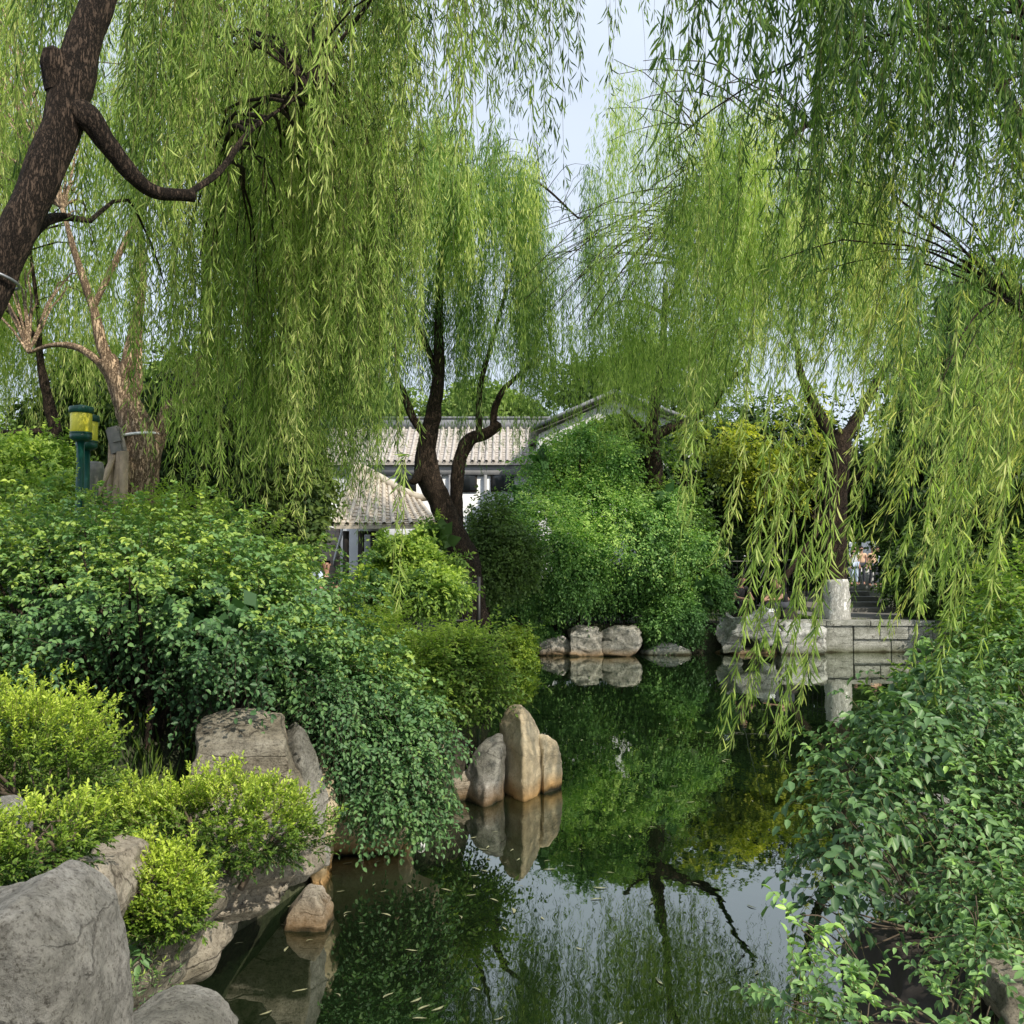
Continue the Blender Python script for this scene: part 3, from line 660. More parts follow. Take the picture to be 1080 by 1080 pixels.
# brick wall beside it with a white coping seen sloping down
C_ = empty('brick_wall', (-5.0, 28, 0), 'pinkish brick wall beside the pavilion posts with a pale sloping ramp edge', 'wall')
def brickmat():
    m, t, out = newmat('brickwork'); tc = N(t, 'TexCoord'); mp = N(t, 'Mapping'); mp.inputs['Rotation'].default_value = (PI/2, 0, 0); t.links.new(tc.outputs['Object'], mp.inputs[0])
    b = N(t, 'TexBrick', Scale=1.0); b.inputs['Color1'].default_value = (.42, .34, .29, 1); b.inputs['Color2'].default_value = (.34, .27, .23, 1); b.inputs['Mortar'].default_value = (.26, .24, .22, 1)
    b.inputs['Brick Width'].default_value = .4; b.inputs['Row Height'].default_value = .14; b.inputs['Mortar Size'].default_value = .015; t.links.new(mp.outputs[0], b.inputs[0])
    p = N(t, 'BsdfPrincipled', Roughness=.9); t.links.new(b.outputs[0], p.inputs['Base Color']); t.links.new(p.outputs[0], out.inputs[0]); return m
g = Geo(); a0 = P(318, 600, 28); a1 = P(358, 600, 28); bar(g, (a0[0], 28, 1.25), (a1[0], 28, 1.25), .3, 2.5); g.build('brickwork', brickmat(), C_)
g = Geo(); bar(g, P(352, 594, 27.7), P(361, 560, 27.7), .2, .2); g.build('coping', M['plaster_white'], C_)
# C: left gable roof end, seen between willow twigs
Cg = empty('tiled_gable_house', (-7.0, 32, 0), 'small house with a weathered pale tile roof end behind the left willow curtain', 'building')
slope_roof('roof', Cg, P(310, 505, 30), P(352, 490, 30), P(300, 436, 32), P(338, 452, 32), M['tile_warm'], .24, .06)
g = Geo(); c0 = P(312, 490, 31); c1 = P(350, 490, 31); bar(g, (c0[0], 31.5, 1.9), (c1[0], 31.5, 1.9), 2.4, 3.8); g.build('wall', M['plaster'], Cg)
# D: white gabled house on the right, Y 36
D_ = empty('white_gable_house', (3.5, 38, 0), 'white walled house with a grey gable verge rising behind the feathery shrub', 'building')
ap = P(648, 414, 35); le = P(560, 452, 35); re_ = P(752, 452, 35)
slope_roof('roof', D_, (le[0], 35, le[2]), (le[0], 45, le[2]), (ap[0], 35, ap[2]), (ap[0], 45, ap[2]), M['tile'], .27, .07, .1)
slope_roof('roof', D_, (re_[0], 45, re_[2]), (re_[0], 35, re_[2]), (ap[0], 45, ap[2]), (ap[0], 35, ap[2]), M['tile'], .27, .07, .1)
g = Geo(); wl = P(568, 452, 35.4)[0]; wr = P(744, 452, 35.4)[0]; zc = le[2]-.15
g.add([(wl, 35.4, 0), (wr, 35.4, 0), (wr, 35.4, zc), (wl, 35.4, zc)], [(0, 1, 2, 3)])
g.add([(wl, 35.4, zc), (wr, 35.4, zc), (ap[0], 35.4, ap[2]-.2), (ap[0], 35.4, ap[2]-.2)], [(0, 1, 2, 3)])
g.add([(wl, 35.4, 0), (wl, 44.6, 0), (wl, 44.6, zc), (wl, 35.4, zc)], [(3, 2, 1, 0)])
g.add([(wr, 35.4, 0), (wr, 44.6, 0), (wr, 44.6, zc), (wr, 35.4, zc)], [(0, 1, 2, 3)])
g.build('wall', M['plaster_white'], D_)
g = Geo(); bar(g, (le[0], 34.95, le[2]), (ap[0], 34.95, ap[2]+.05), .25, .13); bar(g, (ap[0], 34.95, ap[2]+.05), (re_[0], 34.95, re_[2]), .25, .13); g.build('verge', M['ridge'], D_)
# white notice boards at the far end of the path
for k, (x0, x1, y0, y1, lb) in enumerate(((893, 903, 572, 596, 'narrow white board standing left at the far end of the path'), (909, 928, 571, 597, 'wide white board standing right at the far end of the path'))):
    a = P(x0, y0, 44); b = P(x1, y1, 44)
    s = empty('notice_board', ((a[0]+b[0])/2, 44, .55), lb, 'board')
    g = Geo(); bar(g, (a[0], 44, (a[2]+b[2])/2), (b[0], 44, (a[2]+b[2])/2), .06, a[2]-b[2]); g.build('panel', M['plaster_white'], s)
    for xx in (a[0]+.06, b[0]-.06):
        g = Geo(); tubes(g, np.array([[[xx, 44.06, .5], [xx, 44.06, b[2]+.1]]]), np.full((1, 2), .03), 6); g.build('leg', M['stone_trim'], s)
# a low white wall far behind the walkers
w = empty('white_wall', (10.6, 52, 0), 'pale sunlit wall closing the view behind the walkers', 'wall')
g = Geo(); bar(g, (9, 52, 1.0), (21, 52, 1.0), .3, 2.0); g.build('panel', M['plaster_white'], w)

# iron fence behind the far tree
f = empty('iron_fence', P(850, 635, 29), 'black iron fence with thin uprights behind the whitewashed willow', 'fence')
x0 = P(700, 600, 30)[0]; x1 = P(893, 600, 30)[0]
g = Geo()
for xx in np.arange(x0, x1, .14): tubes(g, np.array([[[xx, 30, 0], [xx, 30, 1.75]]]), np.full((1, 2), .012), 4)
for z in (.2, 1.55): bar(g, (x0, 30, z), (x1, 30, z), .03, .04)
g.build('railing', M['iron'], f)
for xx in np.arange(x0, x1+.1, 1.85):
    g = Geo(); bar(g, (xx-.04, 30, .95), (xx+.04, 30, .95), .08, 1.9); g.build('post', M['iron'], f)
f = empty('low_railing', P(420, 640, 17), 'low dark metal railing half hidden under the shrubs left of the pond', 'fence')
g = Geo(); xa_, xb_ = P(372, 600, 17)[0], P(505, 600, 17)[0]
for xx in np.arange(xa_, xb_, .09): tubes(g, np.array([[[xx, 17, .5], [xx, 17, 1.25]]]), np.full((1, 2), .008), 4)
for z in (.55, 1.2): bar(g, (xa_, 17, z), (xb_, 17, z), .025, .03)
g.build('railing', M['iron'], f)
for xx in np.linspace(xa_, xb_, 3):
    g = Geo(); bar(g, (xx-.03, 17, .6), (xx+.03, 17, .6), .06, 1.4); g.build('post', M['iron'], f)
f = empty('wire_fence', P(590, 640, 24.8), 'thin dark garden fence of upright rods under the feathery shrub', 'fence')
g = Geo(); xa_, xb_ = P(545, 600, 24.9)[0], P(690, 600, 24.9)[0]
for xx in np.arange(xa_, xb_, .12): tubes(g, np.array([[[xx, 24.9, -.1], [xx, 24.9, 1.5]]]), np.full((1, 2), .008), 4)
for z in (.3, 1.45): bar(g, (xa_, 24.9, z), (xb_, 24.9, z), .02, .025)
g.build('railing', M['iron'], f)
for xx in np.linspace(xa_, xb_, 4):
    g = Geo(); bar(g, (xx-.03, 24.9, .75), (xx+.03, 24.9, .75), .06, 1.65); g.build('post', M['iron'], f)

# quay wall
q = empty('quay_wall', (8.6, 24.6, WZ), 'grey stone quay wall with a slab coping along the far bank below the whitewashed trunk', 'wall')
xl = P(822, 680, 24.4)[0]; xm = P(902, 680, 24.4)[0]; xr = 11.6
def slabs(xa, xb, y, z, h, dpt, step, mat, nm):
    bm = bmesh.new(); x = xa
    while x < xb:
        w_ = min(step*random.uniform(.85, 1.15), xb-x); 
        if w_ > .05: box(bm, (x+w_/2, y+random.uniform(-.015, .015), z+random.uniform(-.006, .006)), (w_-.012, dpt, h), bev=.012)
        x += w_
    return bm_obj(nm, bm, mat, q)
wallm = rockmat('quay_stone', (.25, .25, .22), (.45, .45, .41), (.62, .62, .58), stain=(.07, .075, .03), strata=1.2, scale=1.4)
slabs(xl, xr, 24.75, .02, .13, .62, 1.25, wallm, 'coping')
slabs(xm, xr, 24.72, -.22, .33, .48, .7, wallm, 'upper_course'); slabs(xm, xr, 24.78, -.62, .46, .48, .9, wallm, 'lower_course')
slabs(xl, xm-.02, 24.72, -.50, .88, .46, 1.0, wallm, 'block')

# ================================================================== ROCKS (foreground left)
G_, Bg, Go, Fr = M['rock_grey'], M['rock_beige'], M['rock_gold'], M['rock_far']
rock('large rounded grey boulder filling the bottom left corner', [(-90, 1180), (-90, 960), (-40, 945), (15, 938), (54, 918), (80, 932), (104, 965), (116, 1005), (121, 1060), (126, 1180)], 2.85, .6, G_, 1, amp=.018, strat=.006, cuts=2)
rock('small pale rock cut by the left edge under the ball shaped hedge', [(-50, 900), (-45, 856), (-8, 850), (6, 858), (15, 875), (10, 905)], 3.9, .5, G_, 2)
rock('low smooth grey stone lying at the foot of the big boulder', [(120, 1110), (135, 1070), (165, 1060), (200, 1062), (225, 1075), (250, 1110)], 3.6, .5, G_, 3, amp=.02, strat=.008)
rock('cracked grey rock wedged between the boulder and the pruned shrub', [(70, 960), (82, 900), (100, 893), (130, 897), (140, 925), (128, 960), (105, 990)], 4.1, .7, Bg, 4, amp=.06)
rock('tan rock face sloping down to the water under the lowest shrub', [(105, 1060), (118, 985), (140, 940), (205, 930), (228, 950), (205, 985), (182, 1030), (170, 1075)], 4.7, .9, Bg, 5, amp=.06, strat=.02)
rock('layered ledge rock overhanging the dark water', [(185, 985), (190, 905), (250, 885), (330, 872), (338, 900), (322, 925), (302, 942), (268, 955), (245, 972), (222, 972)], 5.6, 1.0, Bg, 6, amp=.07, strat=.075, cuts=5)
rock('low rock under the ledge touching the water', [(140, 1040), (170, 960), (235, 960), (245, 985), (205, 1010), (175, 1050)], 5.3, .9, Bg, 16, amp=.06, strat=.03)
rock('big square beige rock with horizontal cracks under the dark shrub', [(194, 915, 6.35), (197, 845, 6.3), (205, 790, 6.35), (296, 766, 6.3), (318, 838, 6.35), (328, 915, 6.3), (213, 753, 6.75), (246, 746, 6.9), (298, 751, 6.75), (326, 845, 6.9), (332, 915, 7), (205, 900, 7.3), (215, 765, 7.3), (300, 765, 7.3), (325, 900, 7.4)], 6.5, .9, Bg, 7, amp=.014, strat=.018, hull=2)
rock('leaning grey rock slab right of the square beige rock', [(292, 915, 6.75), (298, 760, 6.85), (312, 757, 6.85), (332, 790, 6.9), (351, 845, 7), (350, 915, 7), (325, 915, 6.6), (318, 800, 6.7), (300, 900, 7.5), (310, 765, 7.4), (345, 900, 7.5)], 6.9, .7, G_, 8, amp=.02, strat=.006, hull=2)
rock('warm tan upright rock at the water edge beside the leaning slab', [(322, 950), (330, 850), (325, 790), (338, 788), (356, 830), (360, 850), (352, 900), (356, 965), (340, 985)], 7.2, .5, Go, 9, amp=.06)
rock('small stained stone standing in the water below the ledge', [(298, 990), (306, 956), (320, 938), (336, 940), (347, 960), (352, 982), (348, 1000)], 6.35, .36, Bg, 10, amp=.04, hull=3)
rock('large tan rock hidden behind the drooping shrub by the pond', [(338, 915), (345, 830), (372, 770), (395, 752), (440, 762), (468, 782), (472, 800), (462, 830), (440, 850), (432, 915)], 8.2, .9, Go, 11, amp=.05)
rock('flat dark stone between the hidden rock and the pale stones', [(455, 870), (462, 812), (480, 801), (500, 806), (505, 870)], 9.8, .6, Bg, 12, amp=.04)
rock('short pale stone with a slanted dark top left of the tall stone', [(485, 900, 9.6), (486, 830, 9.6), (497, 797, 9.6), (513, 780, 9.65), (529, 773, 9.75), (532, 900, 9.75), (531, 795, 9.7), (510, 900, 9.25), (512, 834, 9.25), (525, 806, 9.4), (505, 900, 10.1), (515, 790, 10)], 9.6, .5, G_, 13, amp=.016, strat=.004, hull=0)
rock('tall pointed stone with one grey face and one sunlit face standing in the pond', [(523, 900, 9.9), (525, 768, 9.95), (554, 900, 9.42), (553, 800, 9.46), (550, 758, 9.62), (532, 748, 9.9), (541, 741, 9.9), (551, 740, 9.85), (558, 749, 9.9), (575, 800, 9.95), (576, 900, 9.95), (569, 768, 9.95), (545, 900, 10.4), (546, 752, 10.2)], 9.8, .6, Go, 14, amp=.012, strat=.002, hull=0)
rock('low golden sunlit stone leaning on the tall stone', [(566, 900, 9.9), (566, 790, 9.9), (568, 773, 9.95), (578, 775, 9.9), (588, 782, 10), (594, 802, 10.05), (593, 900, 10.05), (573, 900, 9.72), (573, 793, 9.76), (580, 900, 10.5), (578, 785, 10.3)], 9.8, .5, Go, 15, amp=.014, strat=.002, hull=0)
# right foreground
rock('brown angular rock in the bottom right corner under the vine shrub', [(1030, 1050), (1045, 1030), (1080, 1020), (1120, 1030), (1130, 1110), (1060, 1085)], 4.1, .6, Bg, 21, amp=.06)
rock('dark rock in deep shade below the vine shrub', [(905, 1070), (902, 1025), (925, 1000), (990, 995), (1030, 1000), (1080, 1030), (1070, 1130), (930, 1130)], 4.7, .9, M['dark_wood_and_shade'], 22, amp=.05)  # deep shade put into the rock colour, borrowed from the dark timber
rock('pale flat rock glimpsed through the vine leaves', [(912, 880), (925, 840), (960, 832), (1000, 845), (1010, 885)], 8.0, .6, Fr, 23)
# far bank
rock('pale square rock leftmost on the far bank', [(566, 715), (568, 676), (585, 668), (603, 672), (604, 715)], 24.0, .9, G_, 31, amp=.03, strat=.03, hull=4)
rock('grey block rock with a flat top at the far waterline', [(598, 715), (600, 666), (612, 659), (628, 661), (633, 672), (632, 715)], 23.9, .9, G_, 32, amp=.03, strat=.03, hull=4)
rock('long layered rock under ferns at the far waterline', [(630, 690), (632, 664), (650, 659), (672, 661), (674, 680), (660, 692)], 23.9, .9, G_, 33, amp=.03, strat=.03, hull=4)
rock('mossy stump of stone below the layered rock', [(640, 720), (641, 692), (650, 684), (662, 690), (663, 720)], 23.9, .6, Bg, 34, amp=.03, strat=.03, hull=4)
rock('low rock under the round green shrub on the far bank', [(672, 720), (674, 686), (700, 676), (725, 684), (728, 720)], 24.2, .8, Fr, 35, amp=.03, strat=.03, hull=4)
rock('big pale hollowed rock where the man in black leans', [(752, 668), (754, 645), (764, 641), (772, 648), (790, 646), (808, 642), (820, 650), (824, 665), (820, 682), (806, 690), (795, 672), (783, 672), (778, 690), (760, 690)], 24.1, .9, Fr, 36, amp=.06, strat=.04, cuts=11)
rock('dark footing rock below the hollowed rock', [(750, 715), (756, 688), (775, 684), (800, 686), (822, 684), (826, 715)], 24.3, .7, Bg, 37)
rock('mottled grey rock between the hollowed rock and the quay', [(816, 715), (820, 672), (830, 658), (850, 657), (868, 664), (870, 715)], 24.25, .8, Fr, 38, amp=.04, strat=.03, hull=4)

# ================================================================== WILLOWS
def straps(gl, gs, gb, gt, root, lp): pass
willow('willow_tree', 'near willow with a thick dark leaning trunk in the top left corner', (-3.2, 4.5, 0),
    [[(-230, 900, 4.5, 0.1653), (-150, 620, 4.6, 0.1392), (-62, 410, 4.7, 0.1175), (-8, 300, 4.8, 0.1061), (28, 222, 4.85, 0.0974), (62, 140, 4.95, 0.0974), (76, 85, 5.0, 0.1087), (94, 30, 5.05, 0.0853), (122, -50, 5.15, 0.0783), (170, -220, 5.4, 0.0609)],
     [(62, 95, 4.95, .07), (57, 66, 4.92, .07), (56, 52, 4.9, .05)],
     [(66, 112, 5.0, .075), (92, 124, 4.95, .066), (112, 150, 5.0, .05), (140, 185, 5.1, .043), (165, 203, 5.2, .036), (205, 207, 5.3, .033)],
     [(195, 207, 5.3, .02), (232, 180, 5.6, .020), (262, 140, 5.9, .015), (300, 112, 6.2, .009), (325, 92, 6.4, .005)],
     [(10, 280, 4.9, .04), (38, 242, 5.1, .03), (60, 229, 5.3, .025), (95, 233, 5.5, .012)],
     [(75, 60, 5.0, .06), (180, -120, 5.6, .05), (330, -230, 6.5, .04), (520, -260, 7, .02)]],
    [dict(n=52, x=(-90, 470), top=(-260, -20), bot=(60, 330), Y=(5.2, 8.0), ns=9, rad=.09, L=.11, W=.0105, sp=.026, tint=(0, .85), lean=(-.02, 0)),
     dict(n=46, x=(150, 420), top=(-60, 160), bot=(330, 500), Y=(7, 9.5), ns=9, rad=.18, L=.11, W=.0105, sp=.024, tint=(0, .9)),
     dict(n=24, x=(170, 350), top=(200, 330), bot=(450, 580), Y=(7.5, 9.5), ns=7, rad=.16, L=.11, W=.012, sp=.024, tint=(.05, 1)),
     dict(n=12, x=(355, 405), top=(120, 260), bot=(460, 590), Y=(8, 9), ns=7, rad=.10, L=.10, W=.011, sp=.022, tint=(0, .35)),
     dict(n=26, x=(440, 600), top=(-260, -120), bot=(70, 230), Y=(5.5, 8), ns=4, rad=.12, L=.105, W=.011, sp=.03, tint=(0, .3)),
     dict(n=7, x=(600, 730), top=(-260, -120), bot=(30, 110), Y=(5.5, 8), ns=3, rad=.10, L=.1, W=.011, sp=.035, tint=(0, .3))],
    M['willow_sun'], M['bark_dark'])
w1 = bpy.data.objects['willow_tree']
g = Geo()
a0 = P(-14, 283, 4.62); a1 = P(14, 300, 4.62)
an = np.linspace(0, 2*PI, 20); c = P(-5, 294, 4.8); ax = unit(P(20, 220, 4.85)-P(-25, 350, 4.75)); u = unit(np.cross(ax, [0, 1, 0])); v_ = np.cross(ax, u)
tubes(g, (c+np.cos(an)[:, None]*u*.112+np.sin(an)[:, None]*v_*.112)[None], np.full((1, 20), .008), 6); g.build('steel_band', M['steel'], w1)

willow('willow_tree', 'sunlit tan barked willow with forking limbs behind the two park lamps', (-4.7, 12, 1.6),
    [[(132, 640, 12, .36), (136, 540, 12, .31), (142, 500, 12, .27), (150, 470, 12, .22), (136, 430, 12, .17), (126, 400, 12, .15), (112, 380, 12, .13)],
     [(120, 395, 12, .09), (108, 365, 12, .07), (98, 325, 12, .055), (80, 270, 12, .04), (66, 220, 12, .03)],
     [(126, 405, 12, .10), (134, 385, 11.9, .08), (142, 345, 11.9, .07), (150, 300, 11.8, .05), (148, 240, 12, .03)],
     [(134, 428, 12, .06), (144, 412, 12, .06), (146, 385, 12, .045), (148, 340, 12.2, .03)],
     [(114, 395, 12, .05), (100, 378, 12, .05), (80, 366, 12.1, .045), (55, 364, 12.2, .03), (30, 372, 12.3, .02)],
     [(150, 505, 12.1, .11), (165, 470, 12.2, .09), (178, 430, 12.3, .085), (196, 421, 12.3, .05), (212, 380, 12.5, .05), (216, 330, 12.6, .035), (214, 260, 12.6, .02)],
     [(98, 325, 12, .04), (160, 200, 12, .04), (240, 60, 12, .03), (330, 0, 12, .02)]],
    [dict(n=54, x=(-110, 220), top=(-90, 150), bot=(130, 330), Y=(12.3, 15), ns=15, rad=.11, L=.13, W=.0125, sp=.028, kind='q', tint=(.0, 1), spread=.035),
     dict(n=46, x=(220, 420), top=(-90, 170), bot=(180, 420), Y=(10.5, 14.5), ns=15, rad=.11, L=.13, W=.0125, sp=.028, kind='q', tint=(.0, 1), spread=.035),
     dict(n=42, x=(230, 420), top=(30, 250), bot=(350, 500), Y=(10.5, 13.5), ns=15, rad=.10, L=.13, W=.0125, sp=.028, kind='q', tint=(.0, 1), spread=.035),
     dict(n=40, x=(-90, 110), top=(200, 330), bot=(380, 500), Y=(13.5, 16), ns=12, rad=.12, L=.13, W=.013, sp=.034, kind='q', tint=(.15, 1), spread=.05)],
    M['willow_sun'], M['bark_tan'], twigs=False)
willow('willow_tree', 'slender background willow limb crossing the left edge beyond the lamps', (-6.6, 14.5, 1.6),
    [[(64, 620, 14.5, .12), (60, 470, 14.5, .09), (52, 430, 14.5, .08), (44, 390, 14.5, .06), (36, 355, 14.5, .045), (0, 320, 14.6, .03)],
     [(58, 458, 14.5, .06), (40, 455, 14.5, .05), (0, 457, 14.5, .045), (-60, 455, 14.5, .03)],
     [(44, 390, 14.5, .04), (40, 330, 14.5, .03), (30, 250, 14.5, .02)]],
    [dict(n=46, x=(-90, 150), top=(60, 330), bot=(400, 520), Y=(14.5, 17), ns=14, rad=.2, L=.15, W=.02, sp=.05, kind='q', tint=(.15, 1), spread=.06)],
    M['willow_sun'], M['bark_dark'], twigs=False)

willow('willow_tree', 'middle willow with a dark leaning trunk before the tiled hall', (-.95, 20, 0.000),
    [[(500, 660, 20, 0.328), (492, 600, 20, 0.295), (478, 560, 20, 0.246), (462, 525, 20, 0.238), (450, 495, 20, 0.238), (452, 460, 20, 0.197), (458, 430, 20, 0.156), (463, 390, 20, 0.123), (463, 330, 20, 0.090), (466, 250, 20, 0.066), (466, 180, 20, 0.041)],
     [(452, 462, 20, 0.098), (436, 442, 20, 0.082), (424, 410, 20, 0.066), (412, 385, 20, 0.049), (405, 340, 20.3, 0.033)],
     [(461, 395, 20, 0.082), (450, 365, 20, 0.057), (430, 325, 20, 0.045), (415, 300, 20, 0.025)],
     [(484, 590, 20.2, 0.123), (482, 530, 20.3, 0.131), (484, 490, 20.3, 0.139), (495, 465, 20.3, 0.139), (512, 458, 20.3, 0.115), (527, 448, 20.3, 0.107)],
     [(505, 462, 20.3, 0.074), (505, 430, 20.3, 0.066), (508, 400, 20.3, 0.057), (522, 350, 20.3, 0.041), (535, 300, 20.4, 0.025)],
     [(520, 452, 20.3, 0.082), (522, 430, 20.3, 0.074), (532, 410, 20.3, 0.057), (552, 392, 20.3, 0.041), (575, 375, 20.3, 0.025)],
     [(446, 497, 19.9, 0.139), (437, 507, 19.8, 0.082), (432, 508, 19.8, 0.041)],
     [(466, 250, 20, 0.049), (500, 200, 20, 0.041), (560, 190, 20.5, 0.025), (610, 230, 21, .02)]],
    [dict(n=52, x=(395, 560), top=(90, 200), dome=(480, 90, 40), bot=(250, 330), Y=(17.5, 20), ns=22, rad=.12, L=.17, W=.018, sp=.042, kind='q', tint=(.05, 1), spread=.05, reach=9),
     dict(n=64, x=(385, 570), top=(190, 340), bot=(360, 490), Y=(18.5, 22), ns=16, rad=.11, L=.17, W=.017, sp=.044, kind='q', tint=(0, .55), spread=.07, reach=9),
     dict(n=24, x=(550, 650), top=(130, 320), bot=(280, 430), Y=(19, 23), ns=14, rad=.10, L=.17, W=.017, sp=.044, kind='q', tint=(0, .6), spread=.06, reach=9),
     dict(n=26, x=(340, 410), top=(230, 360), bot=(430, 560), Y=(17, 20), ns=14, rad=.12, L=.17, W=.017, sp=.044, kind='q', tint=(0, .4), spread=.07, reach=9)],
    M['willow_mid'], M['bark_dark'], twigs=False)

willow('willow_tree', 'dark limbed willow with one long bough reaching right over the bank', (3.7, 25.6, 0),
    [[(690, 700, 25.6, .34), (690, 600, 25.6, .30), (690, 520, 25.6, .26), (687, 465, 25.6, .22), (690, 430, 25.6, .15), (698, 380, 25.6, .10), (702, 300, 25.6, .07)],
     [(688, 462, 25.6, .15), (705, 452, 25.6, .13), (728, 443, 25.6, .10), (750, 430, 25.6, .08), (766, 405, 24.5, .06), (790, 385, 23, .04)],
     [(686, 462, 25.6, .1), (672, 450, 25.6, .09), (655, 430, 25.6, .05)],
     [(700, 330, 25.6, .06), (668, 318, 25.6, .035), (645, 322, 25.6, .03), (630, 340, 25.6, .02)],
     [(700, 330, 25.6, .07), (760, 220, 19, .06), (840, 140, 16.5, .05), (900, 110, 16, .03)]],
    [dict(n=66, x=(700, 930), top=(80, 230), dome=(800, 130, 60), bot=(300, 460), Y=(14, 18), ns=18, rad=.11, L=.15, W=.0145, sp=.034, kind='q', tint=(0, 1), spread=.04, lean=(-.05, 0), reach=9),
     dict(n=22, x=(640, 720), top=(60, 230), bot=(180, 370), Y=(15, 20), ns=11, rad=.15, L=.15, W=.0145, sp=.038, kind='q', tint=(.1, .7), spread=.06, reach=9),
     dict(n=80, x=(545, 770), top=(250, 350), bot=(410, 492), Y=(16, 22), ns=7, rad=.07, L=.15, W=.015, sp=.036, kind='q', tint=(0, .5), spread=.03, reach=9),
     dict(n=38, x=(640, 740), top=(290, 390), bot=(400, 460), Y=(22, 26), ns=12, rad=.28, L=.16, W=.016, sp=.042, kind='q', tint=(0, .5), spread=.06, reach=9)],
    M['willow_sun'], M['bark_dark'], twigs=False)

willow('willow_tree', 'far willow with a dark trunk limewashed white at its foot', (8.25, 25.2, 0),
    [[(883, 700, 25.2, .40), (883, 655, 25.2, .345), (881, 615, 25.2, .29), (880, 570, 25.2, .28), (882, 520, 25.2, .28), (885, 475, 25.2, .30), (886, 455, 25.2, .24)],
     [(884, 472, 25.2, .2), (872, 452, 25.2, .16), (858, 425, 25.2, .12), (845, 395, 25, .10), (840, 360, 25, .06)],
     [(887, 470, 25.2, .2), (902, 445, 25.2, .15), (918, 415, 25.2, .12), (935, 385, 25, .09), (945, 360, 25, .05)],
     [(842, 370, 25, .07), (820, 300, 23, .05), (800, 200, 22, .03)], [(940, 370, 25, .07), (980, 250, 23, .05), (1010, 160, 22, .03)]],
    [dict(n=46, x=(760, 1000), top=(170, 330), bot=(340, 440), Y=(20, 25), ns=15, rad=.2, L=.18, W=.018, sp=.046, kind='q', tint=(0, .9), spread=.07, lean=(-.04, 0), reach=6),
     dict(n=24, x=(930, 1080), top=(250, 400), bot=(430, 560), Y=(18, 22), ns=14, rad=.18, L=.18, W=.018, sp=.046, kind='q', tint=(.0, 1), spread=.07, lean=(-.08, 0), reach=6)],
    M['willow_mid'], M['bark_dark'], twigs=False)
# limewash sleeve
wt = bpy.data.objects['willow_tree.005'] if 'willow_tree.005' in bpy.data.objects else None
g = Geo(); limb(g, plimb([(883, 668, 25.2, .375), (883, 655, 25.2, .357), (882, 630, 25.2, .325), (881, 611, 25.2, .308)]), sides=18, rough=.07); g.build('limewash', M['white_paint'], wt, True)

def tips(gl, gs, gb, gt, root, lp):
    T = [(765, 792, 560, 5.6), (748, 765, 500, 6.0), (782, 798, 540, 5.6), (808, 790, 540, 5.7), (835, 765, 520, 5.9), (795, 800, 500, 5.5), (822, 772, 520, 5.8), (815, 750, 450, 6), (845, 770, 560, 5.6), (915, 660, 430, 6), (948, 695, 400, 6),
         (950, 700, 480, 5.7), (968, 805, 560, 5.4), (930, 660, 380, 6.2), (1000, 660, 420, 6), (1035, 700, 430, 5.8), (740, 600, 330, 6.4), (745, 590, 380, 6.6), (700, 470, 200, 6.5), (720, 560, 260, 6.8), (425, 640, 520, 6.5), (1010, 640, 430, 5.5),
         (905, 640, 360, 6.1), (842, 640, 350, 6.2), (985, 620, 380, 5.8), (800, 650, 400, 6.3), (1050, 640, 430, 5.4)]
    for (x, yb, yt, Y) in T:
        for q in range(R.integers(1, 3)):
            xx = x+R.normal(0, 7); Yk = Y+R.normal(0, .1); B = P(xx, yb-R.uniform(0, 60)*q, Yk); lean = -R.uniform(.08, .2) if x > 600 else 0; ln = (P(xx, yt, Yk)-B)[2]+.25
            A = B+np.array([-lean*ln, 0, ln])
            strands(gl, gs, A[None], np.array([ln]), np.array([[lean, 0]]), .12, .0098, .020, 'l', True, np.array([R.uniform(.3, .9)]), .006, wob=.03, sr=.0014, gaps=False)
T2 = willow('willow_tree', 'near willow whose long twigs sweep down over the pond from the right', (5.2, 6.6, 0),
    [[(1400, 900, 6.6, .24), (1370, 500, 6.6, .2), (1320, 200, 6.6, .16), (1280, 0, 6.6, .12), (1240, -150, 6.5, .08)],
     [(1320, 200, 6.6, .08), (1220, 120, 6.5, .06), (1120, 60, 6.4, .045), (1040, -40, 6.3, .03)],
     [(1280, 0, 6.6, .08), (1150, -160, 6.3, .06), (950, -240, 6.2, .04), (760, -270, 6.2, .025)],
     [(1300, 300, 6.6, .06), (1180, 300, 7, .04), (1080, 330, 7.4, .02)]],
    [dict(n=26, x=(690, 1130), top=(-290, -120), bot=(60, 250), Y=(4.6, 7.0), ns=5, rad=.12, L=.125, W=.017, sp=.028, tint=(0, .35), lean=(-.07, 0)),
     dict(n=12, x=(860, 1130), top=(-150, 20), bot=(170, 330), Y=(5.5, 7.5), ns=8, rad=.16, L=.11, W=.015, sp=.024, tint=(0, .3), lean=(-.06, 0)),
     dict(n=23, x=(700, 1130), top=(-60, 180), bot=(260, 430), skip=(855, 905), Y=(6.3, 8.3), ns=7, rad=.16, L=.12, W=.0095, sp=.024, tint=(.2, .8), lean=(-.15, 0)),
     dict(n=19, x=(820, 1150), top=(150, 330), bot=(330, 500), slope=.42, Y=(6.3, 8.3), ns=3, skip=(855, 915), rad=.16, L=.12, W=.0095, sp=.022, tint=(.5, 1), lean=(-.26, 0)),
     dict(n=12, x=(980, 1150), top=(330, 430), bot=(540, 680), Y=(6, 8), ns=4, rad=.14, L=.12, W=.0095, sp=.02, tint=(.5, 1), lean=(-.32, 0))],
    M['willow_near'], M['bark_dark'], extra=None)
gl = Geo(); gs = Geo(); tips(gl, gs, None, None, None, None)
gl.build('long_foliage', M['willow_sun'], T2); gs.build('long_twigs', M['twig_green'], T2)

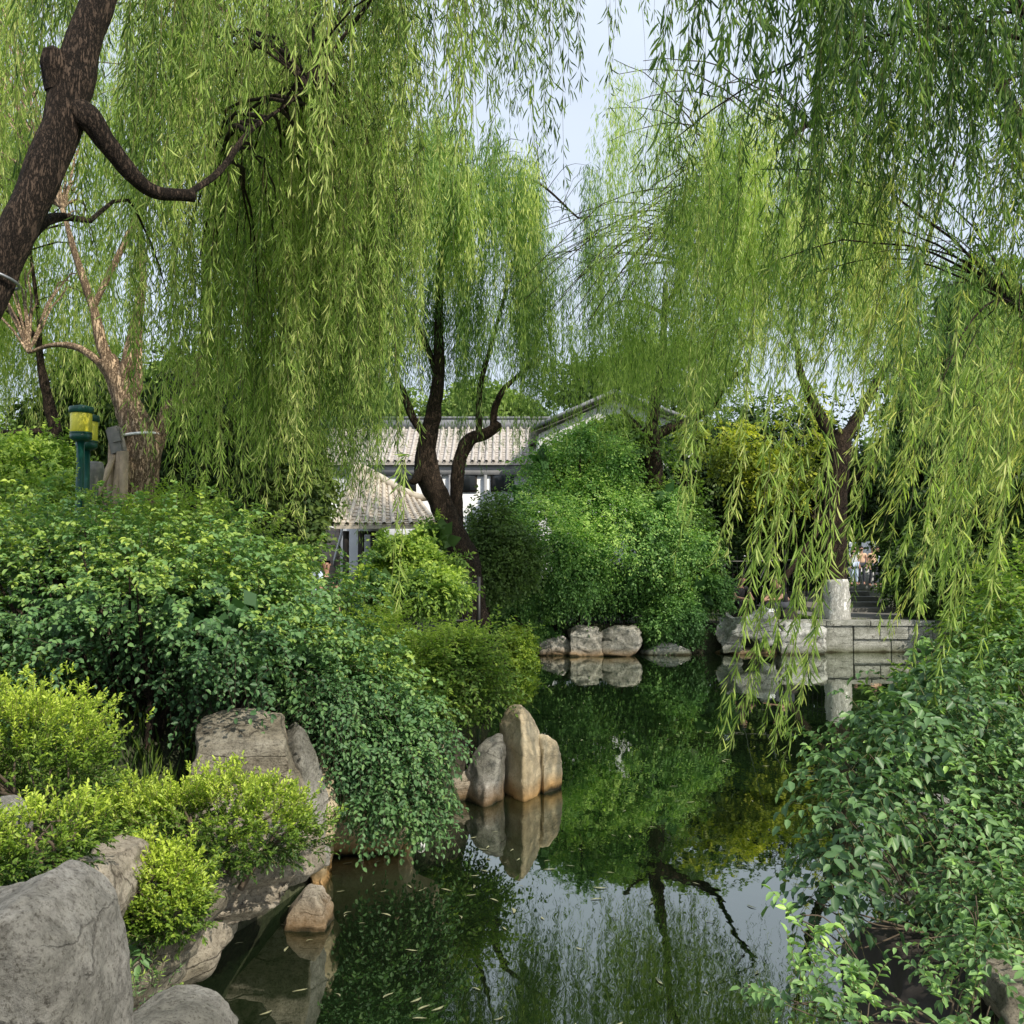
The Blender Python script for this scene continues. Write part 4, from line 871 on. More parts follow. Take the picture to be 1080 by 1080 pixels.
# broadleaf tree top right
clumptree('broadleaf_tree', 'dark small leaved tree crown in the top right corner', (9.6, 12.2, 0), [pblob(1060, 30, 8.6, 110, 110, .7), pblob(1110, 150, 8.6, 90, 90, .7), pblob(1010, 0, 8.8, 60, 60, .5)], 760, M['dark_tree'], L=.055, S=.22, tb=(0, 1), tr=.12, shell=.9)

# ================================================================== BACKGROUND TREES AND SHRUBS
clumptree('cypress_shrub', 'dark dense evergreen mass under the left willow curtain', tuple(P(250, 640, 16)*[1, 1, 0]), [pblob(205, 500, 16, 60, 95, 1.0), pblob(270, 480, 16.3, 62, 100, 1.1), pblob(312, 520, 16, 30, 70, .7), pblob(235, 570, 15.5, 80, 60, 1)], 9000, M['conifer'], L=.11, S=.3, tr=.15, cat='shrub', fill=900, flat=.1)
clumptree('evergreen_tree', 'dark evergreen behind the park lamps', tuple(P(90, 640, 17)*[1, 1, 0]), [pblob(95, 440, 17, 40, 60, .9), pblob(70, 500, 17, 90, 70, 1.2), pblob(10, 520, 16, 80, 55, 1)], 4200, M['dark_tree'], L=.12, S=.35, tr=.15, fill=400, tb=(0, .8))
clumptree('yellow_green_shrub', 'light green bush at the left edge behind the lamp posts', tuple(P(30, 640, 13)*[1, 1, 0]), [pblob(40, 500, 13, 55, 45, .7), pblob(-20, 510, 13, 70, 60, .8), pblob(60, 530, 12.5, 40, 30, .5)], 2600, M['bush_mid'], L=.07, S=.22, tr=.05, cat='shrub', tb=(.3, 1))
clumptree('garden_tree', 'pale green tree top showing above the hall roof', tuple(P(500, 590, 58)*[1, 1, 0]), [pblob(505, 432, 58, 34, 26, 2), pblob(470, 440, 58, 22, 18, 1.5), pblob(545, 440, 58, 24, 18, 1.5)], 2600, M['far_tree'], L=.34, S=.8, tr=.3, tb=(.3, 1))
clumptree('garden_tree', 'small pale green tree left of the middle willow above the roof', tuple(P(412, 590, 58)*[1, 1, 0]), [pblob(412, 437, 58, 22, 24, 1.5), pblob(392, 430, 58, 16, 22, 1.5), pblob(350, 420, 58, 34, 34, 2)], 1900, M['far_tree'], L=.34, S=.8, tr=.3, tb=(.4, 1))
clumptree('garden_tree', 'round bright tree behind the left tile roof', tuple(P(290, 590, 46)*[1, 1, 0]), [pblob(290, 430, 46, 40, 50, 2), pblob(240, 420, 46, 40, 60, 2), pblob(180, 430, 46, 50, 60, 2), pblob(100, 430, 46, 60, 70, 2)], 3600, M['far_tree'], L=.3, S=.8, tr=.3, tb=(.3, 1), fill=300)
clumptree('garden_tree', 'loose tree crown over the white gable house', tuple(P(640, 590, 46)*[1, 1, 0]), [pblob(620, 405, 46, 40, 22, 2), pblob(670, 395, 46, 36, 26, 2), pblob(730, 400, 46, 40, 40, 2)], 2300, M['far_tree'], L=.28, S=.8, tr=.25, tb=(0, .7))
clumptree('feathery_shrub', 'feathery light green shrub rising beside the middle willow', tuple(P(610, 660, 24.6)*[1, 1, 0]), [pblob(590, 562, 23.6, 48, 46, 1.0), pblob(628, 530, 23.8, 38, 34, .8), pblob(560, 575, 23.4, 55, 50, 1), pblob(660, 568, 23.6, 50, 55, 1), pblob(610, 590, 23, 40, 40, .8), pblob(572, 486, 23.6, 16, 22, .4), pblob(612, 464, 23.8, 18, 18, .4), pblob(652, 488, 23.6, 15, 24, .4), pblob(540, 523, 23.5, 16, 26, .4), pblob(700, 530, 23.5, 14, 26, .4), pblob(732, 577, 23, 24, 12, .3), pblob(590, 573, 22.3, 24, 18, .3)], 8500, M['bamboo'], L=.085, S=.5, tr=.06, cat='shrub', fill=260, noise=.55, tb=(0, 1), shell=.65)
clumptree('climber_tree', 'leafy green tree between the white gable and the right thicket', tuple(P(690, 660, 25.5)*[1, 1, 0]), [pblob(660, 480, 26, 40, 36, 1), pblob(702, 548, 25.6, 34, 42, .8), pblob(720, 590, 25.2, 40, 45, 1), pblob(650, 462, 26.4, 26, 18, .8), pblob(588, 498, 25.4, 34, 30, .7), pblob(625, 470, 26, 26, 20, .7)], 5000, M['bush_mid'], L=.13, S=.34, tr=.12, fill=500, tb=(0, .8))
clumptree('thicket_tree', 'dark thicket tree behind the man in black', tuple(P(760, 640, 31)*[1, 1, 0]), [pblob(740, 500, 31.5, 55, 60, 1.4), pblob(800, 500, 32, 60, 70, 1.4), pblob(860, 510, 32, 45, 80, 1.2), pblob(770, 580, 31.5, 70, 40, 1.1), pblob(930, 520, 33, 30, 50, 1), pblob(820, 595, 32.2, 62, 40, .8)], 7600, M['dark_tree'], L=.17, S=.45, tr=.2, fill=900, tb=(0, .7))
clumptree('yellow_leaved_tree', 'yellowing tree catching sun before the dark thicket', tuple(P(800, 640, 29)*[1, 1, 0]), [pblob(775, 480, 28.6, 30, 40, .8), pblob(815, 505, 28.6, 38, 48, .9), pblob(850, 470, 28.8, 30, 50, .9), pblob(735, 470, 28.8, 25, 30, .7), pblob(950, 440, 29, 30, 40, .8)], 1700, M['yellow_tree'], L=.15, S=.4, tr=.10, shell=.95, noise=.6)
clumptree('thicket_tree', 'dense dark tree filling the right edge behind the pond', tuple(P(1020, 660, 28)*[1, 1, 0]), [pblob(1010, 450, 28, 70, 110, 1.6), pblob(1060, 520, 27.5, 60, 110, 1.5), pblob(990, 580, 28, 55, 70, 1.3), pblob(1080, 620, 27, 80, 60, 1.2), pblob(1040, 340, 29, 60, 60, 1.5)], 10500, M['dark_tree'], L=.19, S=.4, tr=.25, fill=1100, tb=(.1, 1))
clumptree('thicket_shrub', 'shaded round shrub right of the path at the quay', tuple(P(980, 660, 24.9)*[1, 1, 0]), [pblob(965, 610, 25.6, 30, 42, .8), pblob(1000, 620, 25.2, 45, 40, .8), pblob(1045, 640, 24, 50, 40, .8)], 4200, M['dark_tree'], L=.11, S=.28, tr=.06, cat='shrub', fill=400, tb=(.2, 1))
clumptree('low_shrub', 'leafy shrub under the pavilion beside the low railing', tuple(P(430, 640, 19)*[1, 1, 0]), [pblob(435, 590, 19, 40, 26, .8), pblob(400, 618, 18.5, 40, 20, .6), pblob(450, 610, 18.5, 40, 28, .7), pblob(460, 570, 19, 22, 24, .5), pblob(450, 622, 16.5, 40, 18, .4), pblob(405, 622, 16.5, 30, 18, .4)], 6600, M['bush_mid'], L=.09, S=.26, tr=.05, cat='shrub', fill=400)
clumptree('grey_shrub', 'grey green twiggy shrub at the foot of the middle willow', tuple(P(515, 650, 21.5)*[1, 1, 0]), [pblob(516, 565, 21.4, 22, 36, .5), pblob(530, 590, 21.2, 36, 40, .6), pblob(495, 600, 21, 28, 30, .6)], 3200, M['far_tree'], L=.09, S=.3, tr=.05, cat='shrub', tb=(0, .5))
clumptree('cover_shrub', 'broad blue green ground shrub spilling over the far bank', tuple(P(560, 668, 23.2)*[1, 1, 0]), [pblob(520, 645, 23.6, 42, 24, .5), pblob(565, 632, 24.2, 42, 22, .5), pblob(552, 662, 23.9, 32, 16, .4), pblob(610, 625, 24.8, 45, 20, .6), pblob(490, 625, 23.4, 40, 22, .6)], 8500, M['cover'], L=.085, S=.26, tr=.04, cat='shrub', fill=500, tb=(.1, 1))
clumptree('cover_shrub', 'green ground shrub beside the layered far rock', tuple(P(660, 655, 24.4)*[1, 1, 0]), [pblob(655, 632, 24.9, 34, 13, .4), pblob(640, 608, 25.2, 50, 18, .5), pblob(700, 622, 25.0, 36, 18, .5)], 3600, M['cover'], L=.085, S=.24, tr=.03, cat='shrub', fill=250)
clumptree('cover_shrub', 'rounded shrub dipping into the far water left of the hollowed rock', tuple(P(705, 668, 24.1)*[1, 1, 0]), [pblob(702, 668, 24.2, 20, 18, .35), pblob(724, 655, 24.3, 22, 20, .4), pblob(740, 625, 24.4, 26, 22, .5), pblob(712, 650, 23.9, 30, 20, .5)], 4200, M['cover'], L=.085, S=.24, tr=.03, cat='shrub', fill=250, tb=(.1, 1))
clumptree('bright_shrub', 'small bright yellow green shrub low on the left end of the far bank', tuple(P(550, 690, 22)*[1, 1, 0]), [pblob(548, 678, 21.5, 16, 16, .3), pblob(553, 700, 21.3, 14, 12, .3)], 800, M['bush_bright'], L=.07, S=.16, tr=.03, cat='shrub')
# belt of trees closing the horizon
proto = clumptree('distant_tree', 'dense green tree in the belt beyond the garden buildings', (-34, 70, 0), [((-34, 70, 7), (5, 4, 4)), ((-31, 69, 5), (4, 4, 3.5)), ((-37, 70, 5.5), (4, 3.5, 4)), ((-34, 69, 2.5), (5, 4, 2.5))], 2600, M['far_tree'], L=.5, S=1.2, tr=.4, group='trees beyond the garden buildings', fill=200, tb=(0, .8))
for k, (x, y, s) in enumerate([(-26, 62, .8), (-18, 74, .85), (-10, 80, .75), (-1, 84, .72), (9, 80, .8), (17, 70, .9), (24, 60, .95), (31, 50, .95), (38, 40, .9), (-42, 55, 1), (-34, 42, .85), (20, 44, .75), (27, 33, .7), (-24, 46, .7)]):
    c = proto.copy(); COL.objects.link(c); c.location = (x, y, 0); c.scale = (s, s, s*.9); c.rotation_euler.z = k*1.3
    for ch in proto.children:
        d = ch.copy(); COL.objects.link(d); d.parent = c

# ================================================================== FOREGROUND SHRUBS
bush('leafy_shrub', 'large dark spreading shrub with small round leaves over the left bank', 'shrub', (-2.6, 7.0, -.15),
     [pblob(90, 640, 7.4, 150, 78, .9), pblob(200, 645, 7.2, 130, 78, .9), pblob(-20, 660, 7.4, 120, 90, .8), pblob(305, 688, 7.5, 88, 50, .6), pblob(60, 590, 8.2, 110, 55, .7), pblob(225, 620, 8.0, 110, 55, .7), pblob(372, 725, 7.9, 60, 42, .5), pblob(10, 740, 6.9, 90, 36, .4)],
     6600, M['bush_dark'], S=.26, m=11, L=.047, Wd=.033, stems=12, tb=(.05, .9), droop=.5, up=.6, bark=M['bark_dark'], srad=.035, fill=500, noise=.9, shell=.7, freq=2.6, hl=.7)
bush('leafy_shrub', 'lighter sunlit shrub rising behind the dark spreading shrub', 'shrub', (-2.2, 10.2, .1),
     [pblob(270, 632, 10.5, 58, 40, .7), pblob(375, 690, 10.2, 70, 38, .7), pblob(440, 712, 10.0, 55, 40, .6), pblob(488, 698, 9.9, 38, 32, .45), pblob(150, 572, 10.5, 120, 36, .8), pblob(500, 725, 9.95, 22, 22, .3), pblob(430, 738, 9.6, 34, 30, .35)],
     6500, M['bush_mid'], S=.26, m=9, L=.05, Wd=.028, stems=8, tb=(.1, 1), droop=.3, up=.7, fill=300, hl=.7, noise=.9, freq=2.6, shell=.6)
bush('drooping_shrub', 'drooping spray of dark round leaves hanging to the water over the hidden rock', 'shrub', (-1.35, 7.5, -.1),
     [pblob(370, 790, 7.3, 45, 45, .3), pblob(420, 810, 7.4, 42, 50, .3), pblob(400, 850, 7.2, 30, 28, .2), pblob(345, 740, 7.3, 55, 38, .35), pblob(455, 850, 7.5, 16, 24, .15), pblob(440, 770, 7.6, 40, 40, .3)],
     1500, M['bush_dark'], S=.2, m=9, L=.042, Wd=.028, stems=6, tb=(.0, .7), droop=.7, up=.0, bark=M['bark_dark'], shell=.9)
for k, (lb, base, blobs, n) in enumerate([
    ('ball shaped bright green hedge plant at the left edge', P(45, 870, 4.6), [pblob(30, 792, 4.6, 80, 62, .34), pblob(75, 800, 4.6, 38, 42, .2), pblob(-30, 790, 4.6, 60, 60, .3)], 1900),
    ('low bright hedge cushion on the boulder by the left edge', P(70, 945, 3.7), [pblob(60, 880, 3.8, 48, 28, .2), pblob(10, 895, 3.6, 50, 32, .2), pblob(-30, 905, 3.6, 40, 36, .2)], 1300),
    ('flat bright hedge cushion spread over the ledge rock', P(240, 930, 5.0), [pblob(235, 862, 5.0, 70, 38, .34), pblob(290, 870, 5.0, 45, 34, .28), pblob(180, 862, 5.1, 50, 26, .28), pblob(130, 855, 5.2, 34, 24, .24), pblob(270, 890, 4.9, 44, 22, .2)], 2500),
    ('small bright hedge clump hanging lowest beside the tan rock face', P(140, 930, 4.4), [pblob(170, 935, 4.4, 42, 34, .2), pblob(185, 960, 4.35, 30, 26, .15), pblob(150, 960, 4.35, 24, 24, .15), pblob(160, 905, 4.5, 30, 18, .15)], 1300)]):
    bush('pruned_hedge', lb, 'hedge', base, blobs, n, M['bush_bright'], S=.065, m=9, L=.024, Wd=.012, stems=4, tb=(.0, .95), droop=.05, up=.9, side=.75, shell=.45, noise=.5, fill=0, hl=.9, srad=.016, freq=3.5, bark=M['bark_thin'], jit=.35)
# small sprig of big dark leaves under the lowest clump
bush('ivy_sprig', 'dark four leaved sprig below the lowest hedge clump', 'plant', P(160, 985, 4.3), [pblob(152, 998, 4.3, 12, 8, .05)], 6, M['bush_dark'], S=.09, m=5, L=.055, Wd=.03, stems=1, srad=.003, droop=.6)
bush('fern', 'small dark fern at the foot of the big boulder', 'plant', P(160, 1060, 4.2), [pblob(160, 1050, 4.2, 26, 10, .1)], 26, M['bush_dark'], S=.14, m=19, L=.03, Wd=.006, stems=0, srad=.003, kind='q', droop=.3, up=.2)
# vine shrub on the right
bush('vine_shrub', 'large leaved climbing shrub tumbling down the right bank to the water', 'shrub', (3.4, 5.2, -.1),
     [pblob(1050, 800, 5.6, 90, 90, .5), pblob(1000, 850, 5.3, 95, 75, .5), pblob(1040, 900, 5.0, 100, 75, .45), pblob(1000, 925, 5.0, 48, 45, .3), pblob(1070, 720, 6.2, 70, 70, .5), pblob(930, 810, 5.6, 55, 40, .35), pblob(1060, 980, 4.6, 70, 50, .35)],
     1200, M['vine'], S=.28, m=9, L=.050, Wd=.029, stems=12, tb=(.05, .8), droop=.6, up=.3, shell=.7, noise=.75, freq=2.4, srad=.010)
bush('vine_shrub', 'dark broad leaved vine arm reaching left over the water on the right', 'shrub', (2.3, 5.0, -.3),
     [pblob(888, 890, 4.6, 20, 50, .2), pblob(868, 940, 4.5, 16, 34, .15), pblob(900, 840, 4.9, 40, 36, .25), pblob(940, 780, 5.2, 50, 50, .3), pblob(980, 740, 5.6, 55, 40, .3)],
     250, M['vine'], S=.24, m=7, L=.066, Wd=.040, stems=4, tb=(.0, .45), droop=.7, up=.1, shell=.8, srad=.008)
bush('young_vine', 'pale green compound leaf sprays at the bottom right edge', 'plant', P(1000, 1075, 3.9), [pblob(1035, 1010, 3.9, 50, 22, .2), pblob(900, 1062, 3.8, 50, 16, .2), pblob(840, 1050, 3.9, 26, 28, .2), pblob(850, 990, 4.1, 22, 22, .2), pblob(1050, 950, 4.1, 40, 40, .2), pblob(1010, 1060, 3.8, 40, 22, .2)],
     120, M['vine'], S=.22, m=11, L=.048, Wd=.025, stems=6, tb=(.3, .8), droop=.35, up=.35, shell=.9, srad=.005)
bush('upright_shrub', 'taller leafy shoots with reddish tips above the vine shrub at the right edge', 'shrub', (3.9, 7.2, 0), [pblob(1040, 700, 6.8, 40, 50, .4), pblob(1075, 650, 6.8, 35, 60, .4), pblob(990, 745, 6.6, 50, 35, .35)], 520, M['bush_mid'], S=.24, m=9, L=.06, Wd=.03, stems=5, tb=(.1, .8), up=.8, shell=.8, srad=.01)

# grass under shrubs
def grass(label_mesh, cx, cy, sx, sy, n, h, name='grass'):
    g = Geo(); x = R.normal(cx, sx, n); y = R.normal(cy, sy, n); z = gz(x, y); k = sdist(x, y) > .12
    p = np.stack([x, y, z-.01], -1)[k]; d = np.stack([R.normal(0, .35, len(p)), R.normal(0, .35, len(p)), np.ones(len(p))], -1)
    leaves(g, p, d, R.normal(0, 1, p.shape), h*R.uniform(.5, 1.2, len(p)), .008+h*.02, R.random(len(p)), 'l', .1)
    return g
ga = grass('', -2.9, 5.6, .5, .8, 5000, .22); o = ga.build('grass', M['grass']); tag(o, 'dark tufted grass under the spreading shrub', 'grass', kind='stuff')
gb_ = grass('', 8.0, 26.3, 1.0, .6, 9000, .12); o = gb_.build('grass', M['grass']); tag(o, 'short green grass around the whitewashed willow', 'grass', kind='stuff')

# ================================================================== LAMPS
def lamp(px, py_top, Y, label, zb):
    c = P(px, py_top, Y); 
    r = empty('park_lamp', (c[0], c[1], zb), label, 'lamp', 'park lamps under the tan willow')
    zt = c[2]; x, y = c[0], c[1]; u = Y/F*.84
    bm = bmesh.new(); lathe(bm, [(.02, .0), (14.6*u, -3*u), (15*u, -5*u), (15*u, -10*u), (13.6*u, -11*u)][::-1], (x, y, zt), 28); bm_obj('cap', bm, M['green_metal'], r, True)
    bm = bmesh.new(); lathe(bm, [(12.6*u, -35*u), (13*u, -34*u), (13*u, -11.2*u), (12.6*u, -10.4*u)], (x, y, zt), 28); bm_obj('diffuser', bm, M['lamp_glass'], r, True)
    bm = bmesh.new(); lathe(bm, [(4*u, -47*u), (10*u, -45.5*u), (13*u, -43*u), (13.2*u, -38*u), (12.6*u, -37.5*u), (13.4*u, -37*u), (13.4*u, -35.2*u)], (x, y, zt), 28); bm_obj('collar', bm, M['green_metal'], r, True)
    bm = bmesh.new(); lathe(bm, [(.075, zb-zt), (.07, zb-zt+.04), (.045, zb-zt+.05), (4.6*u, -46.5*u)], (x, y, zt), 20); bm_obj('post', bm, M['green_metal'], r, True)
    return r
lamp(86, 427, 9.6, 'dark green post lamp with a yellow drum, nearer of the two', float(gz(-4.2, 9.6)))
lamp(92, 436, 10.4, 'dark green post lamp with a yellow drum, half hidden behind the nearer one', float(gz(-4.5, 10.6)))
# ground spotlight / stone urn beside lamp
c = P(99, 500, 11); bm = bmesh.new(); u = 11/F
lathe(bm, [(5*u, -.9), (5*u, -12*u), (9*u, -6*u), (10.5*u, 4*u), (9.5*u, 11*u), (7.5*u, 13*u), (6.5*u, 10*u)], (c[0], c[1], c[2]), 20)
o = bm_obj('stone_urn', bm, M['pot'], None, True); tag(o, 'grey rounded stone urn beside the lamp post', 'urn')
# props on the tan willow: box, ring, boards
tw = [o for o in bpy.data.objects if o.get('label', '').startswith('sunlit tan')][0]
bx = empty('wooden_props', P(118, 530, 11.6), 'pale split boards leaning on the foot of the tan willow', 'boards')
for a0, a1, r_ in (((122, 478, 11.7), (100, 528, 11.3), .035), ((127, 480, 11.65), (121, 535, 11.5), .045), ((131, 480, 11.65), (130, 535, 11.5), .05), ((118, 470, 11.7), (116, 530, 11.6), .04)):
    g = Geo(); bar(g, P(*a0), P(*a1), r_*2, r_*2); g.build('board', M['plank'], bx)
bm = bmesh.new(); c = P(123, 465, 11.72); box(bm, c, (.16, .14, .34), Matrix.Rotation(-.25, 3, 'Y'), .02); box(bm, (c[0]+.02, c[1]-.075, c[2]+.04), (.10, .02, .12), Matrix.Rotation(-.25, 3, 'Y'))
o = bm_obj('junction_box', bm, M['concrete']); tag(o, 'grey box strapped to the left of the tan willow trunk', 'box')
g = Geo(); c = P(146, 460, 12); an = np.linspace(0, 2*PI, 24); tubes(g, np.stack([c[0]+np.cos(an)*.225, c[1]+np.sin(an)*.225, c[2]+np.cos(an)*.03], -1)[None], np.full((1, 24), .018), 6); g.build('white_band', M['white_plastic'], tw)

# ================================================================== PEOPLE
def skinmesh(verts, edges, radii, root=0, sub=2):
    me = bpy.data.meshes.new('s'); me.from_pydata([tuple(map(float, v)) for v in verts], edges, []); o = bpy.data.objects.new('s', me); COL.objects.link(o)
    md = o.modifiers.new('k', 'SKIN'); md.use_smooth_shade = True
    for i, r in enumerate(radii): me.skin_vertices[0].data[i].radius = (r, r) if np.isscalar(r) else r
    for i in range(len(verts)): me.skin_vertices[0].data[i].use_root = (i == root)
    s = o.modifiers.new('b', 'SUBSURF'); s.levels = sub; s.render_levels = sub
    dg = bpy.context.evaluated_depsgraph_get(); m2 = bpy.data.meshes.new_from_object(o.evaluated_get(dg)); bpy.data.objects.remove(o)
    for p in m2.polygons: p.use_smooth = True
    return m2
def person(label, loc, rz, pose, top, bottom, hair=True, hat=None, scale=1.0, look=(0, 0)):
    """pose in local metres, person faces -Y. joints: pelvis chest neck head, and shoulder/elbow/wrist, hip/knee/ankle/toe per side"""
    r = empty('person', loc, label, 'person', rz=rz); r.scale = (scale,)*3
    J = {k: np.array(v, float) for k, v in pose.items()}
    V = [J['pelvis'], J['chest'], J['neck'], J['head'], J['head']+[0, -.01, .09]]; E = [(0, 1), (1, 2), (2, 3), (3, 4)]; Rr = [(.15, .11), (.16, .105), .058, .085, .075]
    Tp = [[J['pelvis'], J['chest'], J['neck']-[0, 0, .02]], [(0, 1), (1, 2)], [(.165, .125), (.178, .12), (.07)]]
    Bt = [[J['pelvis']], [], [(.17, .135)]]
    for s in ('l', 'r'):
        b = len(V); V += [J['sh'+s], J['el'+s], J['wr'+s], J['wr'+s]+unit(J['wr'+s]-J['el'+s])*.07]; E += [(1, b), (b, b+1), (b+1, b+2), (b+2, b+3)]; Rr += [.055, .042, .028, .032]
        f = unit(J['wr'+s]-J['el'+s]); sd = unit(np.cross(f, [0, 0, 1.]))
        for q in range(4):
            k = len(V); o_ = sd*(q-1.5)*.02; pp = J['wr'+s]+f*.075+o_
            V += [pp, pp+f*(.035+.006*(q in (1, 2)))-[0, 0, .008], pp+f*.06-[0, 0, .028]]; E += [(b+3, k), (k, k+1), (k+1, k+2)]; Rr += [.010, .009, .007]
        k = len(V); pp = J['wr'+s]+f*.03+sd*.03*(1 if s == 'l' else -1)
        V += [pp, pp+f*.03+sd*.025*(1 if s == 'l' else -1)]; E += [(b+2, k), (k, k+1)]; Rr += [.012, .009]
        b = len(V); V += [J['hp'+s], J['kn'+s], J['an'+s], J['an'+s]+[0, -.13, -.04]]; E += [(0, b), (b, b+1), (b+1, b+2), (b+2, b+3)]; Rr += [.085, .058, .04, .035]
        k = len(Tp[0]); Tp[0] += [J['sh'+s], J['sh'+s]*.35+J['el'+s]*.65]; Tp[1] += [(1, k), (k, k+1)]; Tp[2] += [.07, .06]
        k = len(Bt[0]); Bt[0] += [J['hp'+s], J['kn'+s], J['kn'+s]*.1+J['an'+s]*.9]; Bt[1] += [(0, k), (k, k+1), (k+1, k+2)]; Bt[2] += [.10, .072, .055]
    body = link('body', skinmesh(V, E, Rr), M['skin'], r, True)
    link('shirt', skinmesh(*Tp), top, r, True); link('trousers', skinmesh(*Bt), bottom, r, True)
    h = J['head']+np.array([0, 0, .045])
    bm = bmesh.new(); bmesh.ops.create_icosphere(bm, subdivisions=3, radius=1)
    for v in list(bm.verts):
        if v.co.z < -.15 and v.co.y < .3 or v.co.z < -.6 or (v.co.y < -.55 and v.co.z < .35): bm.verts.remove(v)
    for v in bm.verts: v.co = Vector((h[0]+v.co.x*.088, h[1]+.012+v.co.y*.104, h[2]+.012+v.co.z*.115))
    bm_obj('hair' if hat is None else 'cap', bm, M['hair'] if hat is None else hat, r, True, True)
    bm = bmesh.new()
    for (dx, dy, dz, sx, sy, sz) in ((0, -.092, -.01, .013, .016, .022), (.086, .0, -.01, .01, .018, .028), (-.086, 0, -.01, .01, .018, .028)):
        q = bmesh.ops.create_icosphere(bm, subdivisions=2, radius=1)['verts']
        for v in q: v.co = Vector((h[0]+dx+v.co.x*sx, h[1]+dy+v.co.y*sy, h[2]+dz+v.co.z*sz))
    bm_obj('nose_and_ears', bm, M['skin'], r, True, True)
    bm = bmesh.new()
    for (dx, dy, dz, sx, sy, sz) in ((.032, -.083, .012, .013, .006, .006), (-.032, -.083, .012, .013, .006, .006), (0, -.084, -.052, .022, .006, .005)):
        q = bmesh.ops.create_icosphere(bm, subdivisions=2, radius=1)['verts']
        for v in q: v.co = Vector((h[0]+dx+v.co.x*sx, h[1]+dy+v.co.y*sy, h[2]+dz+v.co.z*sz))
    bm_obj('eyes_and_mouth', bm, M['hair'], r, True, True)
    return r
stand = dict(pelvis=(0, 0, .95), chest=(0, -.01, 1.28), neck=(0, 0, 1.48), head=(0, -.02, 1.6), shl=(.19, 0, 1.40), ell=(.23, .02, 1.12), wrl=(.22, -.08, .88), shr=(-.19, 0, 1.40), elr=(-.23, .02, 1.12), wrr=(-.22, -.08, .88),
             hpl=(.09, 0, .92), knl=(.1, -.06, .5), anl=(.1, -.02, .08), hpr=(-.09, 0, .92), knr=(-.1, .0, .5), anr=(-.1, .12, .09))
sit = dict(pelvis=(0, 0, .42), chest=(0, -.12, .72), neck=(0, -.22, .92), head=(0, -.30, 1.01), shl=(.19, -.18, .84), ell=(.24, -.34, .60), wrl=(.12, -.56, .58), shr=(-.19, -.18, .84), elr=(-.24, -.36, .60), wrr=(-.10, -.56, .57),
           hpl=(.10, -.02, .42), knl=(.15, -.44, .46), anl=(.13, -.42, .07), hpr=(-.10, -.02, .42), knr=(-.15, -.44, .46), anr=(-.13, -.42, .07))
c = P(822, 650, 24.9)
person('seated man in a black T-shirt bending over the pale far rock', (c[0]+.15, 25.0, .02), math.radians(-62), sit, M['shirt_black'], M['trouser'], scale=1.0)
c = P(778, 650, 24.9)
person('figure in black with a dark cap sitting left of the bending man', (c[0], 25.1, .05), math.radians(20), sit, M['shirt_black'], M['shirt_black'], hat=M['shirt_black'])
o = mbox('stool', (P(824, 650, 25)[0]+.18, 25.0, .19), (.36, .34, .36), M['dark_wood_and_shade'], None, .03); tag(o, 'low dark seat under the bending man', 'stool')
o = mbox('stool', (P(778, 650, 25.1)[0], 25.1, .19), (.36, .34, .36), M['dark_wood_and_shade'], None, .03); tag(o, 'low dark seat under the figure in the cap', 'stool')
def cloth_pile(c, label):
    bm = bmesh.new(); bmesh.ops.create_icosphere(bm, subdivisions=4, radius=1)
    for v in bm.verts:
        n = fbm(np.array([v.co.x*2.2, v.co.y*2.2, v.co.z*2.2])+3, 3); v.co = Vector((c[0]+v.co.x*.17*(1+n*.3), c[1]+v.co.y*.15*(1+n*.3), c[2]+v.co.z*.06*(1+n*.6)))
    o = bm_obj('cloth', bm, M['shirt_white'], None, True); tag(o, label, 'cloth')
cloth_pile(P(808, 644, 24.3), 'crumpled white cloth under the hands of the bending man')
c = P(328, 640, 16.5)
person('standing visitor in a pale blue shirt beyond the left shrubs', (c[0], 16.5, .0), 2.6, stand, M['shirt_blue'], M['trouser'], scale=.98)
c = P(343, 640, 18)
person('dark haired visitor standing right of the pale blue shirt', (c[0], 18, -.05), .5, stand, M['shirt_black'], M['trouser'], scale=.95)
for px_, y_, rz, top, lb, s in ((901, 40, .2, M['shirt_white'], 'walker in a white top leftmost on the far path', 1.0), (909, 40.5, -.2, M['shirt_peach'], 'walker in a peach top in the middle of the far path', .98), (921, 38, .3, M['shirt_peach'], 'dark haired walker rightmost and nearest on the far path', .96), (926, 38.4, .2, M['shirt_blue'], 'walker in pale blue half behind the rightmost walker', .95)):
    c = P(px_, 620, y_); person(lb, (c[0], y_, .55), rz, stand, top, M['shirt_blue'] if 'white' in lb else M['trouser'], scale=s*.93)
# fishing rods
for (a, b, lb) in (((779, 625, 24.7), (803, 540, 22.5), 'thin fishing rod rising from the figure in the cap'), ((802, 610, 24.9), (825, 560, 24.5), 'thin pale rod slanting above the bending man')):
    g = Geo(); tubes(g, np.array([[P(*a), (P(*a)+P(*b))/2+[0, 0, .04], P(*b)]]), np.array([[.012, .009, .004]]), 6); o = g.build('fishing_rod', M['steel'], None, True); tag(o, lb, 'rod')
g = Geo(); t = np.linspace(0, 1, 16)[:, None]; q = P(715, 590, 26)*(1-t)+P(840, 590, 26)*t; q[:, 2] -= .05*np.sin(t[:, 0]*PI); tubes(g, q[None], np.full((1, 16), .012), 5); o = g.build('cord', M['pot']); tag(o, 'thin cord stretched level across the dark gap of the far bank', 'cord')

